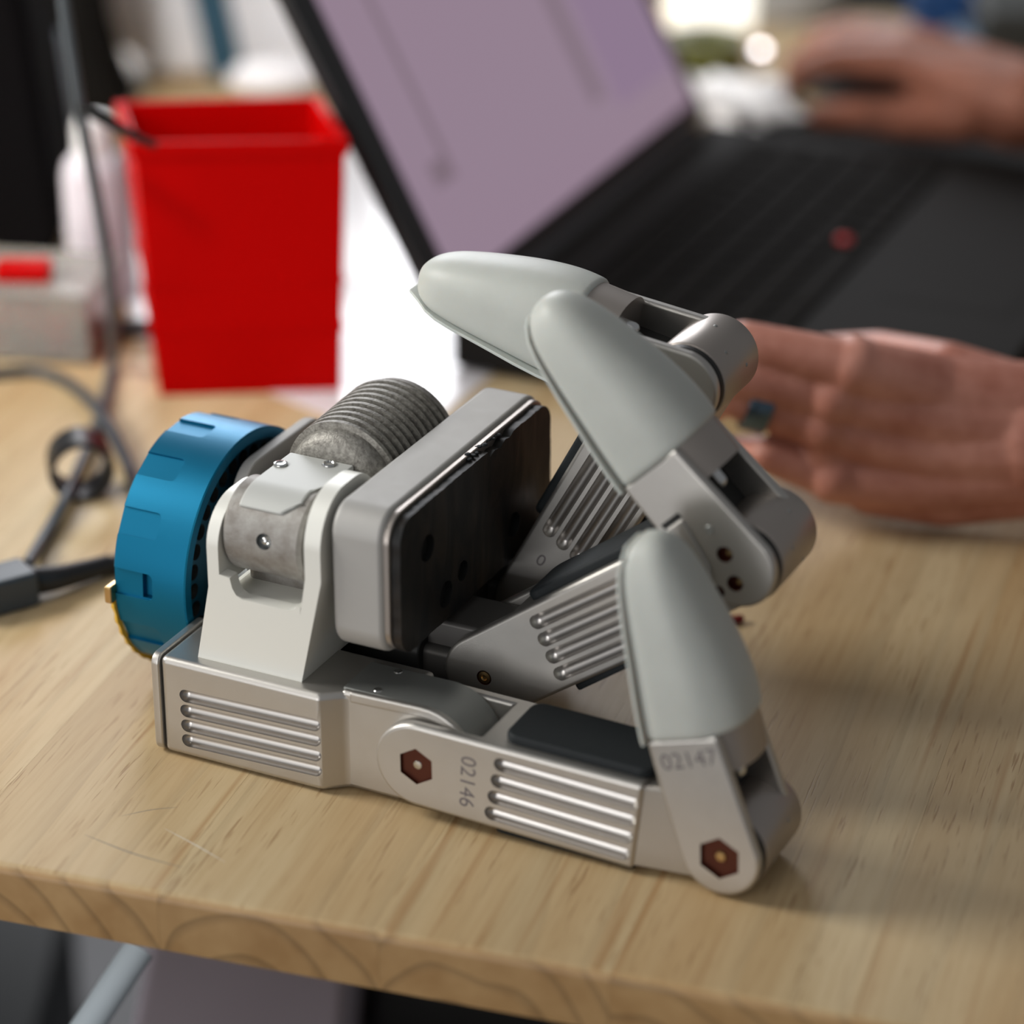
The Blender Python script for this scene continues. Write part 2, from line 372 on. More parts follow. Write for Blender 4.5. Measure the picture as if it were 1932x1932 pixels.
# ------------------------------------------------------------------ workbench
TAB = math.radians(-17.4)                     # the front edge runs right and towards the viewer
ca, sa = math.cos(TAB), math.sin(TAB)
e0 = at_z(0, 1634)
table = thing('workbench', 'pale rubberwood workbench top made of glued boards, with oiled end grain edge', 'table', (e0.x, e0.y, 0), TAB)
TH = 0.0245; PW = 0.0818; LEN = 1.16
def plank_mesh():
    bm = B(); prof = [(LEN, 0), (LEN, -TH), (0.002, -TH), (0, -TH+0.0015)]
    prof += [(0.0035-0.0035*math.cos(t), -0.0035+0.0035*math.sin(t)) for t in [i*PI/2/6 for i in range(7)]]
    add_prism(bm, [(p[0], p[1]) for p in prof], 0.00004, PW-0.00004, 'x')
    bmesh.ops.recalc_face_normals(bm, faces=bm.faces)
    me = bpy.data.meshes.new('board'); bm.to_mesh(me); bm.free()
    for p in me.polygons: p.use_smooth = True
    me.set_sharp_from_angle(angle=math.radians(35)); me.materials.append(M['wood']); return me
pm = plank_mesh()
x_joint = (at_z(290, 1700)-e0).length*0.985
for i in range(-12, 16):
    link('board', pm, None, table, (x_joint+i*PW, 0, 0))
lg = B()
for (x, y) in ((-0.85, 0.12), (1.25, 0.12), (-0.85, 1.05), (1.25, 1.05)): 
    l_ = B(); add_box(l_, x-0.03, x+0.03, y-0.03, y+0.03, FLOOR_Z, -TH); finish('leg', l_, M['black'], table, scale=1, bevel=0.003)
lg.free()
# fine scratches on the varnish
for k, (pa, pb, pc, w_) in enumerate([((160, 1575), (250, 1610), (345, 1637), 0.00022), ((310, 1563), (370, 1595), (425, 1627), 0.00018), ((228, 1540), (285, 1528), (335, 1523), 0.00014)]):
    inv = table.matrix_basis.inverted()
    pts = spline([inv @ at_z(*q, 0) for q in (pa, pb, pc)], 8)
    bm = B(); vs = []
    for i, p in enumerate(pts):
        d = (pts[min(i+1, len(pts)-1)]-pts[max(i-1, 0)]).normalized(); s = Vector((-d.y, d.x, 0)); t = i/(len(pts)-1); ww = w_*(0.3+math.sin(PI*t))
        vs.append((bm.verts.new((p.x-s.x*ww, p.y-s.y*ww, 0.00003)), bm.verts.new((p.x+s.x*ww, p.y+s.y*ww, 0.00003))))
    for a, b in zip(vs, vs[1:]): bm.faces.new((a[0], a[1], b[1], b[0]))
    if k == 0: M['scr0'] = mat('grey pencil scratch', (0.22, 0.20, 0.17), 0.6); M['scr1'] = mat('pale scratch', (0.68, 0.64, 0.55), 0.5)
    finish('scratch', bm, M['scr1'] if k == 1 else M['scr0'], table, scale=1, wn=False)

# ------------------------------------------------------------------ the three finger gripper
G = thing('robot_gripper', 'silver three fingered robot gripper with a blue coupling ring lying on the workbench', 'robot gripper', (0.0, 0.9, 0.0), math.radians(-26))
G.location = (-0.03456, 0.91065, 0.0003)      # under the front finger's first hinge
def gp(name, bm, m, parent=G, **k): return finish(name, bm, m, parent, **k)

# --- blue coupling ring (axis along x), pockets milled round the back rim
RC = (76, 50.3); RX0, RX1, RR = -144.0, -112.0, 49.8
bm = add_lathe(B(), [(RX0, RR-0.6), (RX0+0.6, RR), (RX1-0.5, RR), (RX1, RR-0.5), (RX1, 45.2), (RX1-0.8, 44.6), (RX1-8, 44.4), (RX1-8, 30), (RX0, 30)], RC, 'x', 144)
cut = B()
for k in range(13):
    th = math.radians(66+27.7*k); w_ = math.radians(6.2)
    rot = Matrix.Rotation(th, 4, 'X')
    c = B()
    # slot: open towards the back rim, rounded at its inner end
    y = RR*math.sin(w_); xe = RX0+17.5
    pts = [(RX0-3, -y), (xe-2.2, -y)]+arc(xe-2.2, -y+2.2, 2.2, -90, 0, 4)[1:]+arc(xe-2.2, y-2.2, 2.2, 0, 90, 4)+[(RX0-3, y)]
    add_prism(c, pts, RR-1.3, RR+4, 'z')
    if k == 4:
        add_prism(c, [(xe-5.0, -y+0.4), (xe-0.4, -y+0.4), (xe-0.4, y-0.4), (xe-5.0, y-0.4)], RR-4.0, RR-1.25, 'z')
    # prism is around +z; turn so that its height points along angle th of the (y,z) circle
    mt = Matrix.Translation((0, RC[0], RC[1])) @ Matrix.Rotation(th-PI/2, 4, 'X')
    bmesh.ops.transform(c, matrix=mt, verts=c.verts)
    me = bpy.data.meshes.new('t'); c.to_mesh(me); c.free(); cut.from_mesh(me); bpy.data.meshes.remove(me)
ring = gp('coupling_ring', bm, M['blue'], cut=cut, angle=30, wn=True, post=0.36); ring['label'] = 'blue anodised ring with milled finger pockets'
# inner flange with a circle of bores
fl = add_lathe(B(), [(RX1-8.5, 44.3), (RX1-2.2, 44.3), (RX1-2.2, 24), (RX1-8.5, 24)], RC, 'x', 120)
cut = B()
for k in range(32):
    a = 2*PI*k/32; add_cyl(cut, (RC[0]+39.9*math.cos(a), RC[1]+39.9*math.sin(a)), 3.2, RX1-7.5, RX1+1, 'x', 20)
fr_ = gp('perforated_flange', fl, M['blue_dark'], ring, cut=cut, cutmat=M['dark'], wn=False)
# yellow tape round the lower back rim
bm = B(); rows = []
for i in range(25):
    a = math.radians(188+52*i/24); wob = 0.7*math.sin(i*1.7); rows.append([])
    for (x, r) in ((RX0-1.2-0.3*wob, RR+0.9+0.4*wob), (RX0+0.2, RR+1.3+0.4*wob), (RX0+0.2, RR-1.0), (RX0-1.2-0.3*wob, RR-1.0)):
        rows[-1].append(bm.verts.new((x, RC[0]+r*math.cos(a), max(RC[1]+r*math.sin(a), 0.3))))
for A, Bq in zip(rows, rows[1:]):
    for k in range(4): bm.faces.new((A[k], A[(k+1) % 4], Bq[(k+1) % 4], Bq[k]))
bm.faces.new(rows[0]); bm.faces.new(rows[-1][::-1])
gp('tape_strip', bm, M['tape'], ring, wn=False)['label'] = 'yellow tape edge'
bm = add_box(B(), RX0-2.5, RX0+0.5, RC[0]-RR-3.0, RC[0]-RR+4, 44, 51)
gp('latch_tab', bm, M['brass'], ring, bevel=0.6)

# --- palm housing
gp('back_flange', add_prism(B(), rrect(58, 126, 14, 93, 14), -109.5, -104.5, 'x'), M['palm'], bevel=0.8)
gp('hub', add_cyl(B(), RC, 27, -122, -98, 'x', 64), M['alu_dark'], bevel=1)
body = gp('palm_housing', add_prism(B(), rrect(46, 118, 40, 92, 12), lambda p: -98, lambda p: -41, 'x'), M['cast'], bevel=7, seg=4)
# ribbed motor housing lying across the palm
bm = B()
AXP = (-59.5, 99.0)          # x,z of the barrel axis
prof = [(50, 0.01), (50, 13), (50.8, 17), (52.3, 19.6), (54.5, 20.9)]
y = 57.0; r = 21.4
prof += [(y-1.5, 21.3)]
for k in range(10):
    prof += [(y, r), (y+0.25, r+2.4), (y+1.9, r+2.5), (y+2.3, r+0.1), (y+4.0, r+0.1)]
    y += 4.35; r += 0.16
prof += [(y, r+1.5), (y+4, r+0.5), (y+10, r-6.5), (y+14, r-13), (y+16, 0.01)]
add_lathe(bm, prof, AXP, 'y', 72, closed=False)
bmesh.ops.remove_doubles(bm, verts=bm.verts, dist=0.05)
mh = gp('motor_housing', bm, M['cast_rib'], wn=False, angle=30); mh['label'] = 'rough grey casting with cooling ribs'
bm = add_prism(B(), [(-83, 60), (-83, 95)]+arc(-69, 95, 14, 180, 90, 5)[1:]+arc(-58, 95, 14, 90, 0, 5)+[(-44, 60)], 25, 54, 'y')
gp('knuckle_neck', bm, M['cast'], bevel=3)
web = add_prism(B(), [(-44, 50), (-44, 100), (-58, 104), (-62, 50)], 48, 112, 'y'); gp('palm_web', web, M['cast'], bevel=4)

# knuckle drum between the bracket arms (axis along x)
DC = (25.0, 92.0); DR = 17.4
bm = add_lathe(B(), [(-82.8, 0.01), (-82.8, DR-1.4), (-81.4, DR), (-51.6, DR), (-50.2, DR-1.4), (-50.2, 0.01)], DC, 'x', 80, closed=False)
bmesh.ops.remove_doubles(bm, verts=bm.verts, dist=0.05)
cut = B()
a = math.radians(172); d = Vector((0, math.cos(a), math.sin(a)))
c0 = Vector((-65.0, DC[0], DC[1]))
add_capsule(cut, c0+d*(DR+6), c0+d*(DR-1.8), 3.1, 3.1, 24)
drum = gp('knuckle_drum', bm, M['cast'], cut=cut, cutmat=M['steel'], wn=False, angle=40)
bm = add_capsule(B(), c0+d*(DR-4), c0+d*(DR-2.4), 2.0, 2.0, 18); gp('set_screw', bm, M['steel'], drum, wn=False)
# light grey cover wrapped over drum and neck
th_ = 1.5
outer = arc(DC[0], DC[1], DR+th_-0.6, 136, 90, 14)+[(30, 110.4), (50, 110.4)]
inner = arc(DC[0], DC[1], DR-0.5, 136, 90, 14)+[(30, 108), (50, 108)]
bm = add_prism(B(), outer+inner[::-1], lambda p: -77.5, lambda p: (-63.5 + 9.5*max(0, min(1, (p[0]-9.5)/7))) if p[0] < 29 else -50.5, 'x')
cover = gp('knuckle_cover', bm, M['cover'], bevel=0.7)
for (x, y) in ((-75.0, 38.6), (-59.0, 46.2)):
    bm = add_lathe(B(), [(109.7, 0.01), (110.6, 2.8), (111.0, 2.6), (111.2, 1.9), (110.7, 1.5), (110.6, 0.01)], (x, y), 'z', 28, closed=False)
    gp('cap_screw', bm, M['steel'], cover, wn=False)

# --- pale bracket that carries the front finger base
front = [(-94.5, 40.5), (-52, 40.5), (-49.5, 72), (-50.9, 72.4), (-52.4, 70.6), (-55, 69.8),
         (-74, 69.8), (-76.5, 71.0), (-78.0, 73.4), (-79.0, 77.4), (-83, 78), (-88.2, 78), (-88.2, 72)]
armR = [(6, 84)]+arc(25, 95, 19, 178, 90, 10, 20)+arc(33, 95, 17, 90, 2, 8, 20)+[(50, 84)]
armL = [(6, 72)]+arc(24, 88, 18, 178, 90, 10, 16.5)+arc(33, 88, 12, 90, 2, 6, 16.5)+[(45, 72)]
core = [(-92, 40.5), (-52, 40.5), (-49.5, 66), (-50, 68.5), (-84, 68.5), (-88.2, 66)]
aR = add_prism(B(), armR, -47.2, -40.6, 'x')
aR2 = add_prism(B(), [(-50.2, 40.5), (-40.6, 84), (-47.2, 84), (-54.5, 40.5)], 6, lambda p: 50 if p[1] > 60 else 46, 'y')
aL = add_prism(B(), armL, -88.2, -83.4, 'x')
brk = gp('bracket', union(add_prism(B(), front, 6, 11.5, 'y'), add_prism(B(), core, 11, 44, 'y'), aR2, aR, aL), M['bracket'], bevel=0.9); brk['label'] = 'pale grey forked bracket'
bm = add_lathe(B(), [(-43.6, 0.01), (-42.6, 6.5), (-41.9, 6.5), (-41.3, 5.2), (-41.3, 0.01)], (33, 58), 'x', 32, closed=False); gp('washer', bm, M['bracket'], brk, wn=False)
bm = add_lathe(B(), [(-41.4, 0.01), (-41.0, 3.2), (-40.0, 2.6), (-39.9, 0.01)], (33, 60.5), 'x', 24, closed=False); gp('screw', bm, M['steel'], brk, wn=False)

# --- palm plate with its rubber pad
bm = add_prism(B(), rrect(9, 139.5, 56, 113.2, 11, 8), -38, -17.2, 'x')
plate = gp('palm_plate', bm, M['palm'], bevel=2.4, seg=4); plate['label'] = 'thick silver palm plate with rounded corners'
gp('plate_lip', add_prism(B(), rrect(10.5, 138.3, 57.3, 111.8, 10, 8), -18, -15.2, 'x'), M['joint'], plate, bevel=0.5)
def ragged(pts, amp, n=3):
    out = []
    for i, p in enumerate(pts):
        q = pts[(i+1) % len(pts)]; L_ = math.hypot(q[0]-p[0], q[1]-p[1]); k = max(1, int(L_/2.2))
        for j in range(k):
            t = j/k; out.append((p[0]+(q[0]-p[0])*t+random.uniform(-amp, amp), p[1]+(q[1]-p[1])*t+random.uniform(-amp, amp)))
    return out
pp = rrect(12.2, 137.0, 56.6, 110.4, 9, 6)
# chipped notch in the upper edge
pp = [p for p in pp]
top = [(104, 110.4), (101, 108.9), (97, 109.6), (93, 107.7), (88, 108.6), (84, 107.3), (82, 110.2)]
k = next(i for i in range(len(pp)) if pp[i][0] < 60); pp = pp[:k]+top+pp[k:]
cut = B()
HOLES = [(33.2, 92.2), (104.4, 70.5), (47.3, 67), (61, 70.5), (100, 97)]
for hy, hz in HOLES[:4]: add_cyl(cut, (hy, hz), 5.2 if hy != 61 else 4.0, -14.5, -8, 'x', 28)
pad = gp('palm_pad', add_prism(B(), ragged(pp, 0.22), -15.6, -11.6, 'x'), M['pad'], plate, cut=cut, cutmat=M['dark'], wn=False); pad['label'] = 'worn black rubber sheet with round holes'
bm = B()
for k in range(14):
    y = 72+k*1.9+random.uniform(-0.6, 0.6); add_ell(bm, (-15.2+random.uniform(-1, 1), y, 111.0+random.uniform(-0.3, 1.0)), (1.2, 0.7+random.random()*0.8, 0.5), seg=8)
gp('torn_crumbs', bm, M['rubber'], plate, wn=False)['kind'] = 'stuff'

# --- lower chassis that carries the two rear fingers
gp('chassis', add_prism(B(), rrect(44, 124, 8, 46, 6), -100, -22, 'x'), M['dark'], bevel=1)

# ------------------------------------------------------------------ finger parts, each built in its own link frame
def hex_prism(bm, c, r, y0, y1, rot=0):
    return add_prism(bm, [(c[0]+r*math.cos(PI/3*i+rot), c[1]+r*math.sin(PI/3*i+rot)) for i in range(6)], y0, y1, 'y')
LP = 118.2
def base_block(Y, jx, jz, front):
    if front:
        out = [(-107.6, 0), (-41, 0), (-39, 0.5), (-31, 6.6), (-10, 6.6), (-10, 36), (-107.6, 36)]
        bm = add_prism(B(), out, 0.6, 41.2, 'z'); cut = B()
        for k in range(4):
            z0 = 27.4-k*6.35; add_capsule(cut, (-96.8, 0.7, z0-0.4), (-42.2, 0.7, z0+1.0), 2.75, 2.75, 22)
        bb = gp('finger_base', bm, M['alu'], bevel=2.6, cut=cut, cutmat=M['alu_groove'], seg=4); bb['label'] = 'silver finger base with four long grooves'
        gp('end_cap', add_prism(B(), rrect(-0.3, 36.3, 0.3, 41.4, 4, 4), -111.4, -107.9, 'x'), M['alu'], bb, bevel=0.8)
    else:
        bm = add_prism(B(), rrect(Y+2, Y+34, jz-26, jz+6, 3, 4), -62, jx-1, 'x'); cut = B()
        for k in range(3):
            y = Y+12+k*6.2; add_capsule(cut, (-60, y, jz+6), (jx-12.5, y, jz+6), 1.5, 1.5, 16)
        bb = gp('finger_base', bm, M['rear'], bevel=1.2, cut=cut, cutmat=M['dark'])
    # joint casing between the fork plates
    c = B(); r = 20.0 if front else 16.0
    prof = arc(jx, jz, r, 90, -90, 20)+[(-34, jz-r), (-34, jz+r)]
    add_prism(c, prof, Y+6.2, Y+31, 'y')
    jc = gp('joint_casing', c, M['alu'] if front else M['rear'], bb, bevel=1.6)
    if front:
        pr_ = [(-34, jz+r-1)]+[(-34, jz+r+0.3)]+arc(jx, jz, r+0.3, 90, -30, 16)+arc(jx, jz, r-1, -30, 90, 16)
        gp('casing_cover', add_prism(B(), pr_, Y+8.6, Y+30, 'y'), M['alu_dark'], bb, bevel=0.25)['label'] = 'darker rounded cover over the hinge'
    if front:
        # pale side rim of the casing
        prof = arc(jx, jz, 21.0, 92, -60, 16)+arc(jx, jz, 17.0, -60, 92, 16)+[(-30, 37.8), (-30, 42)]
        gp('casing_rim', add_prism(B(), prof, 5.6, 8.6, 'y'), M['alu'], bb, bevel=0.8)
        for (x, y) in ((-21.5, 12.0), (-21.5, 27.5)):
            s_ = add_lathe(B(), [(jz+r-0.5, 0.01), (jz+r+0.15, 1.9), (jz+r+0.6, 1.5), (jz+r+0.2, 0.01)], (x, y), 'z', 20, closed=False); gp('screw', s_, M['steel'], bb, wn=False)
    return bb
def link_frame(ang, J): return dict(loc=(J[0]*0.001, J[1]*0.001, J[2]*0.001), rot=(0, -math.radians(ang), 0))
def proximal(Y, J, ang, serial, front):
    fr = link_frame(ang, (J[0], Y, J[1]))
    bm = subtract(add_prism(B(), arc(0, 0, 16.8, 90, 270, 22)+[(86.5, -15.4), (88, 19.6)], 0, 36, 'y'), add_box(B(), -30, 23, 5.2, 30.8, -30, 30))
    cut = B()
    for k in range(4):
        z0 = 11.2-k*7.05
        add_capsule(cut, (33.5-k*0.9, 0.6, z0), (84.0-k*0.6, 0.6, z0+0.6-k*0.1), 2.85, 2.85, 22)
    lk = gp('finger_link', bm, M['alu'], bevel=1.7, seg=3, cut=cut, cutmat=M['alu_groove'], **fr)
    c = B()
    if front: hex_prism(c, (0, 0), 7.4, -0.05, 2.4, math.radians(94))
    else: add_cyl(c, (0, 0), 3.0, -0.05, 2.4, 'y', 24)
    # the sunk hinge seat is carved through a second pass so that it keeps its dark wall
    k2 = bpy.data.meshes.new('seat'); bmesh.ops.recalc_face_normals(c, faces=c.faces); bmesh.ops.translate(c, vec=(0, -1, 0), verts=c.verts); bmesh.ops.scale(c, vec=(0.001,)*3, verts=c.verts); c.to_mesh(k2); c.free()
    k2.materials.append(M['thread']); kob = bpy.data.objects.new('seat', k2); COL.objects.link(kob)
    t = bpy.data.objects.new('t', lk.data); COL.objects.link(t); md = t.modifiers.new('k', 'BOOLEAN'); md.object = kob; md.operation = 'DIFFERENCE'; md.solver = 'EXACT'; md.material_mode = 'TRANSFER'
    dg = bpy.context.evaluated_depsgraph_get(); nm = bpy.data.meshes.new_from_object(t.evaluated_get(dg), preserve_all_data_layers=True, depsgraph=dg); nm.name = 'finger_link'
    bpy.data.objects.remove(t); bpy.data.objects.remove(kob); lk.data = nm
    lk['label'] = 'grooved silver finger link lying along the workbench' if front else ('grooved finger link rising steeply behind the palm pad' if Y > 60 else 'grooved finger link rising at a slant')
    if front:
        s_ = add_lathe(B(), [(2.2, 0.01), (1.9, 2.1), (1.1, 1.6), (0.9, 0.01)], (0, 0), 'y', 20, closed=False); gp('hinge_pin', s_, M['steel'], lk, wn=False)
    else:
        s_ = add_lathe(B(), [(1.6, 0.01), (1.2, 2.6), (0.1, 2.4), (-0.1, 1.2), (0.5, 0.9), (0.6, 0.01)], (0, 0), 'y', 20, closed=False); gp('hinge_screw', s_, M['brass'], lk, wn=False)
    # neck and drum at the second hinge
    c = B(); add_prism(c, [(85, 18.6), (92, 18.2), (106, 15.0), (LP, 14.8), (LP, -14.8), (96, -15.0), (85, -14.9)], lambda p: 0.5+max(0, min(6.2, (p[0]-85)*0.55)), lambda p: 35.5-max(0, min(5.5, (p[0]-85)*0.5)), 'y')
    gp('neck', c, M['alu'], lk, bevel=1.2)
    c = add_lathe(B(), [(6.4, 0.01), (6.4, 14.8), (6.7, 15.3), (7.3, 15.6), (38.4, 15.6), (39.2, 15.3), (39.6, 14.6), (39.6, 0.01)], (LP, 0), 'y', 72, closed=False)
    bmesh.ops.remove_doubles(c, verts=c.verts, dist=0.05)
    gp('gap_shade_ring', add_cyl(B(), (LP, 0), 14.95, 4.0, 6.6, 'y', 64), M['dark'], lk)  # dark ring put in for the shaded gap beside the drum
    dr = gp('joint_drum', c, M['joint'], lk, wn=False, angle=60)
    for a, yy in ((-18, 16), (-52, 27), (20, 27)):
        aa = math.radians(a); cc = Vector((LP+14.9*math.cos(aa), yy, 14.9*math.sin(aa)))
        s_ = B(); add_ell(s_, cc, (1.1, 1.1, 1.1), seg=14); gp('drum_screw', s_, M['alu_dark'], lk, wn=False)
    # rubber pads: thick one inside, thin one outside
    inner_ = rrect(31.5, 89, 4.5, 31.5, 5, 5)
    c = add_prism(B(), inner_, lambda p: 17.0+(p[0]-24)*0.033, lambda p: 21.2+(p[0]-24)*0.033, 'z')
    gp('rubber_pad', c, M['rubber'], lk, bevel=1.4)
    c = add_prism(B(), rrect(31, 86, 3.0, 33, 2, 3), lambda p: -16.9+(p[0]-24)*0.035, lambda p: -19.6+(p[0]-24)*0.035, 'z')
    gp('rubber_strip', c, M['rubber'], lk, bevel=0.6)
    if serial:
        sz, x, z, sp = serial[1:]
        # reads from the inner edge downwards, heads of the digits towards the tip
        mt = Matrix.Translation((x, -0.02, z)) @ Matrix(((0, 1, 0, 0), (0, 0, 1, 0), (-1, 0, 0, 0), (0, 0, 0, 1))) 
        # columns: text x -> -z, text y -> +x, text z -> -y
        mt = Matrix.Translation((x, -0.02, z)) @ Matrix(((0, 1, 0, 0), (0, 0, -1, 0), (-1, 0, 0, 0), (0, 0, 0, 1)))
        text_mesh('serial_number', serial[0], sz, M['ink'], lk, mt, 0.04, sp)
    return lk
def dsec(zin, zout, y0, y1, n=44, er=2.35, ei=5.5):
    """D shaped section: flat inside (+z), domed outside (-z); returns (y,z) points"""
    yc, a = (y0+y1)/2, (y1-y0)/2; h = zin-zout; zc = zin-0.46*h; out = []
    for i in range(n):
        t = 2*PI*i/n; c, s = math.cos(t), math.sin(t)
        e = ei if s > 0 else er
        yy = yc+a*math.copysign(abs(c)**(2/e), c); zz = zc+(zin-zc if s > 0 else zc-zout)*math.copysign(abs(s)**(2/e), s)
        out.append((yy, zz))
    return out
def distal(Y, J, ang, serial, kind):
    fr = link_frame(ang, (J[0], Y, J[1]))
    c = B()
    # bridge block under the tip, carries the cover
    rows = []
    secs = [(31, 15.5, -17.5, 0.6, 35.4), (47, 15.8, -18, 0.6, 35.4)]
    for x, *q in secs: rows.append([c.verts.new((x, p[0], p[1])) for p in dsec(*q)])
    for i in range(44): c.faces.new((rows[0][i], rows[0][(i+1) % 44], rows[1][(i+1) % 44], rows[1][i]))
    c.faces.new(rows[0]); c.faces.new(rows[1][::-1])
    ft = gp('fingertip', c, M['joint'], wn=False, angle=40, **fr)
    ft['label'] = {'a': 'rightmost nearest fingertip standing upright', 'b': 'middle fingertip leaning left', 'c': 'farthest fingertip, nearly level'}[kind]
    for y0, y1 in ((0, 4.4), (31.6, 36)):
        prof = arc(0, 0, 15.6, 118, 245, 26)[::1]
        # outline: inner edge straight from the hinge to the cover, outer edge too
        P_ = [(46, 15.6), (30, 15.6), (6, 15.2)]+arc(0, 0, 14.8, 100, 268, 26)+[(46, -11.5)]
        q = B(); add_prism(q, P_, y0, y1, 'y'); k_ = None
        if y0 == 0:
            k_ = B()
            if kind == 'a': hex_prism(k_, (0, 0), 8.2, -1, 1.9, math.radians(92-ang))
            else:
                add_cyl(k_, (6.4, -0.4), 3.0, -1, 2.5, 'y', 26); add_cyl(k_, (-4.0, 3.8), 3.0, -1, 2.5, 'y', 26); add_cyl(k_, (-3.0, 11.4), 2.4, -1, 2.5, 'y', 26)
        gp('side_plate', q, M['alu'], ft, bevel=1.5, seg=4, cut=k_, cutmat=M['thread'])
    if kind == 'a':
        s_ = add_lathe(B(), [(2.3, 0.01), (1.9, 2.2), (1.0, 1.7), (0.9, 0.01)], (0, 0), 'y', 20, closed=False); gp('hinge_pin', s_, M['brass'], ft, wn=False)
    else:
        for (x, z) in ((6.4, -0.4), (-4.0, 3.8)):
            s_ = add_lathe(B(), [(2.7, 0.01), (2.2, 1.2), (1.4, 1.0), (1.2, 0.01)], (x-0.6, z-0.9), 'y', 16, closed=False); gp('plate_screw', s_, M['brass'], ft, wn=False)
        # access slot and slider on the side plate
        q = B(); add_prism(q, [(25.6, 3.4), (27.8, 3.8), (27.8, 12.6), (25.6, 12.2)], -0.06, 0.4, 'y'); gp('slot_shade', q, M['dark'], ft, wn=False)
        q = B(); add_prism(q, [(25.2, 3.8), (25.2, 12.4), (8, 13.6), (3.6, 12.6), (2.2, 10.2), (6.5, 7.2)], -0.9, 0.5, 'y'); gp('slider', q, M['alu'], ft, bevel=0.8)
        s_ = add_lathe(B(), [(0.2, 0.01), (0.0, 1.6), (-0.25, 1.3), (0.1, 0.01)], (13.5, -4.5), 'y', 16, closed=False); bmesh.ops.translate(s_, vec=(3, 0, 2.5), verts=s_.verts); gp('small_pin', s_, M['alu_dark'], ft, wn=False)
    # black block in place of the shaded cavity between the plates
    gp('cavity_shade', add_box(B(), 12, 33, 4.2, 31.8, -2, 8), M['dark'], ft)
    s_ = B(); add_capsule(s_, (27, 14, -9), (31.2, 14, -9), 2.6, 2.6, 16); gp('cavity_screw', s_, M['steel'], ft, wn=False)
    # soft tip cover
    T = [(44.6, 17.0, -18.6, -0.7, 36.7), (47, 17.0, -19.2, -0.8, 36.8), (55, 16.4, -19.8, -0.8, 36.8), (65, 15.4, -18.8, -0.5, 36.4), (75, 14.4, -17.0, 0.2, 35.6),
         (85, 13.6, -14.6, 1.0, 34.6), (94, 12.8, -12.2, 2.2, 33.4), (101, 12.2, -10.2, 3.6, 32.0), (106.5, 11.4, -8.2, 5.4, 30.2), (111, 9.8, -5.8, 8.0, 27.6), (114.0, 7.4, -3.0, 11.2, 24.4), (115.6, 4.6, 0.2, 14.8, 20.8)]
    c = B(); rows = [[c.verts.new((x, p[0], p[1])) for p in dsec(*q, er=2.5)] for x, *q in T]
    n = 44
    for A, Bq in zip(rows, rows[1:]):
        for i in range(n): c.faces.new((A[i], A[(i+1) % n], Bq[(i+1) % n], Bq[i]))
    c.faces.new(rows[0]); c.faces.new(rows[-1][::-1])
    tc = gp('tip_cover', c, M['silicone'], ft, wn=False, angle=50); tc['label'] = 'milky white rubber tip'
    sb = tc.modifiers.new('s', 'SUBSURF'); sb.levels = 1; sb.render_levels = 2
    # thin film glued to the flat inner face, a little wider than the tip
    prof = []
    for (x, zi, zo, y0, y1) in T[:-2]: prof.append((x, zi-0.45, y0-0.35, y1+0.35))
    c = B(); lo, hi = [], []
    ext = 3.8 if kind == 'c' else 0.2
    prof.append((113.5+ext, T[-3][1]-0.6, 12.5, 23.5))
    rws = []
    for (x, z, y0, y1) in prof:
        j = random.uniform(-0.35, 0.35) if kind == 'c' else 0
        rws.append([c.verts.new((x, yy, z+dz)) for (yy, dz) in ((y0+j, 0.7), (y1+j, 0.7), (y1+j, -0.5), (y0+j, -0.5))])
    for A, Bq in zip(rws, rws[1:]):
        for i in range(4): c.faces.new((A[i], A[(i+1) % 4], Bq[(i+1) % 4], Bq[i]))
    c.faces.new(rws[0]); c.faces.new(rws[-1][::-1])
    gp('grip_film', c, M['film'], ft, bevel=0.25)
    if serial:
        # text x -> -z (outwards), text y -> +x (towards the tip), text z -> -y
        s0, sz, x, z, sp = serial
        mt = Matrix.Translation((x, -0.02, z)) @ Matrix(((0, 1, 0, 0), (0, 0, -1, 0), (-1, 0, 0, 0), (0, 0, 0, 1))) @ Matrix.Rotation(math.radians(4), 4, 'Z')
        text_mesh('serial_number', s0, sz, M['ink'], ft, mt, 0.04, sp)
    return ft
def tip_j(J, ang): a = math.radians(ang); return (J[0]+LP*math.cos(a), J[1]+LP*math.sin(a))
FING = [(0, (0, 21.7), -3.0, 107.2, True, 'a', ('02146', 8.6, 20.5, 0.0, 1.0), ('02147', 8.8, 38.0, 1.2, 1.0)),
        (46, (4.5, 36.5), 34.2, 134.5, False, 'b', None, None),
        (100, (-1.5, 39.0), 60.3, 168.6, False, 'c', ('0', 7.5, 20.0, 7.5, 1.0), ('0', 8, 38.5, 12.5, 1.0))]
for Y, J, a1, a2, front, kind, s1, s2 in FING:
    base_block(Y, J[0], J[1], front)
    proximal(Y, J, a1, s1, front)
    distal(Y, tip_j(J, a1), a2, s2, kind)

# ------------------------------------------------------------------ laptop
LAZ = math.radians(-23.8); lc = at_z(849, 689, 0.003)
lap = thing('laptop', 'open black laptop with a lilac screen and black keyboard', 'laptop', (lc.x, lc.y, 0), LAZ)
def lp(name, bm, m, parent=lap, **k): k.setdefault('scale', 1); return finish(name, bm, m, parent, **k)
DX, WY = 0.262, 0.362
base = lp('base', add_prism(B(), rrect(0.0, DX, 0.0, WY, 0.006, 5), 0.003, 0.0205, 'z'), M['deck'], bevel=0.0015,
          cut=add_prism(B(), rrect(0.034, 0.155, 0.022, WY-0.022, 0.003, 3), 0.0185, 0.03, 'z'))
for (x, y) in ((0.015, 0.02), (0.015, WY-0.02), (DX-0.015, 0.02), (DX-0.015, WY-0.02)):
    lp('foot', add_cyl(B(), (x, y), 0.006, 0, 0.0035, 'z', 20), M['rubber'])
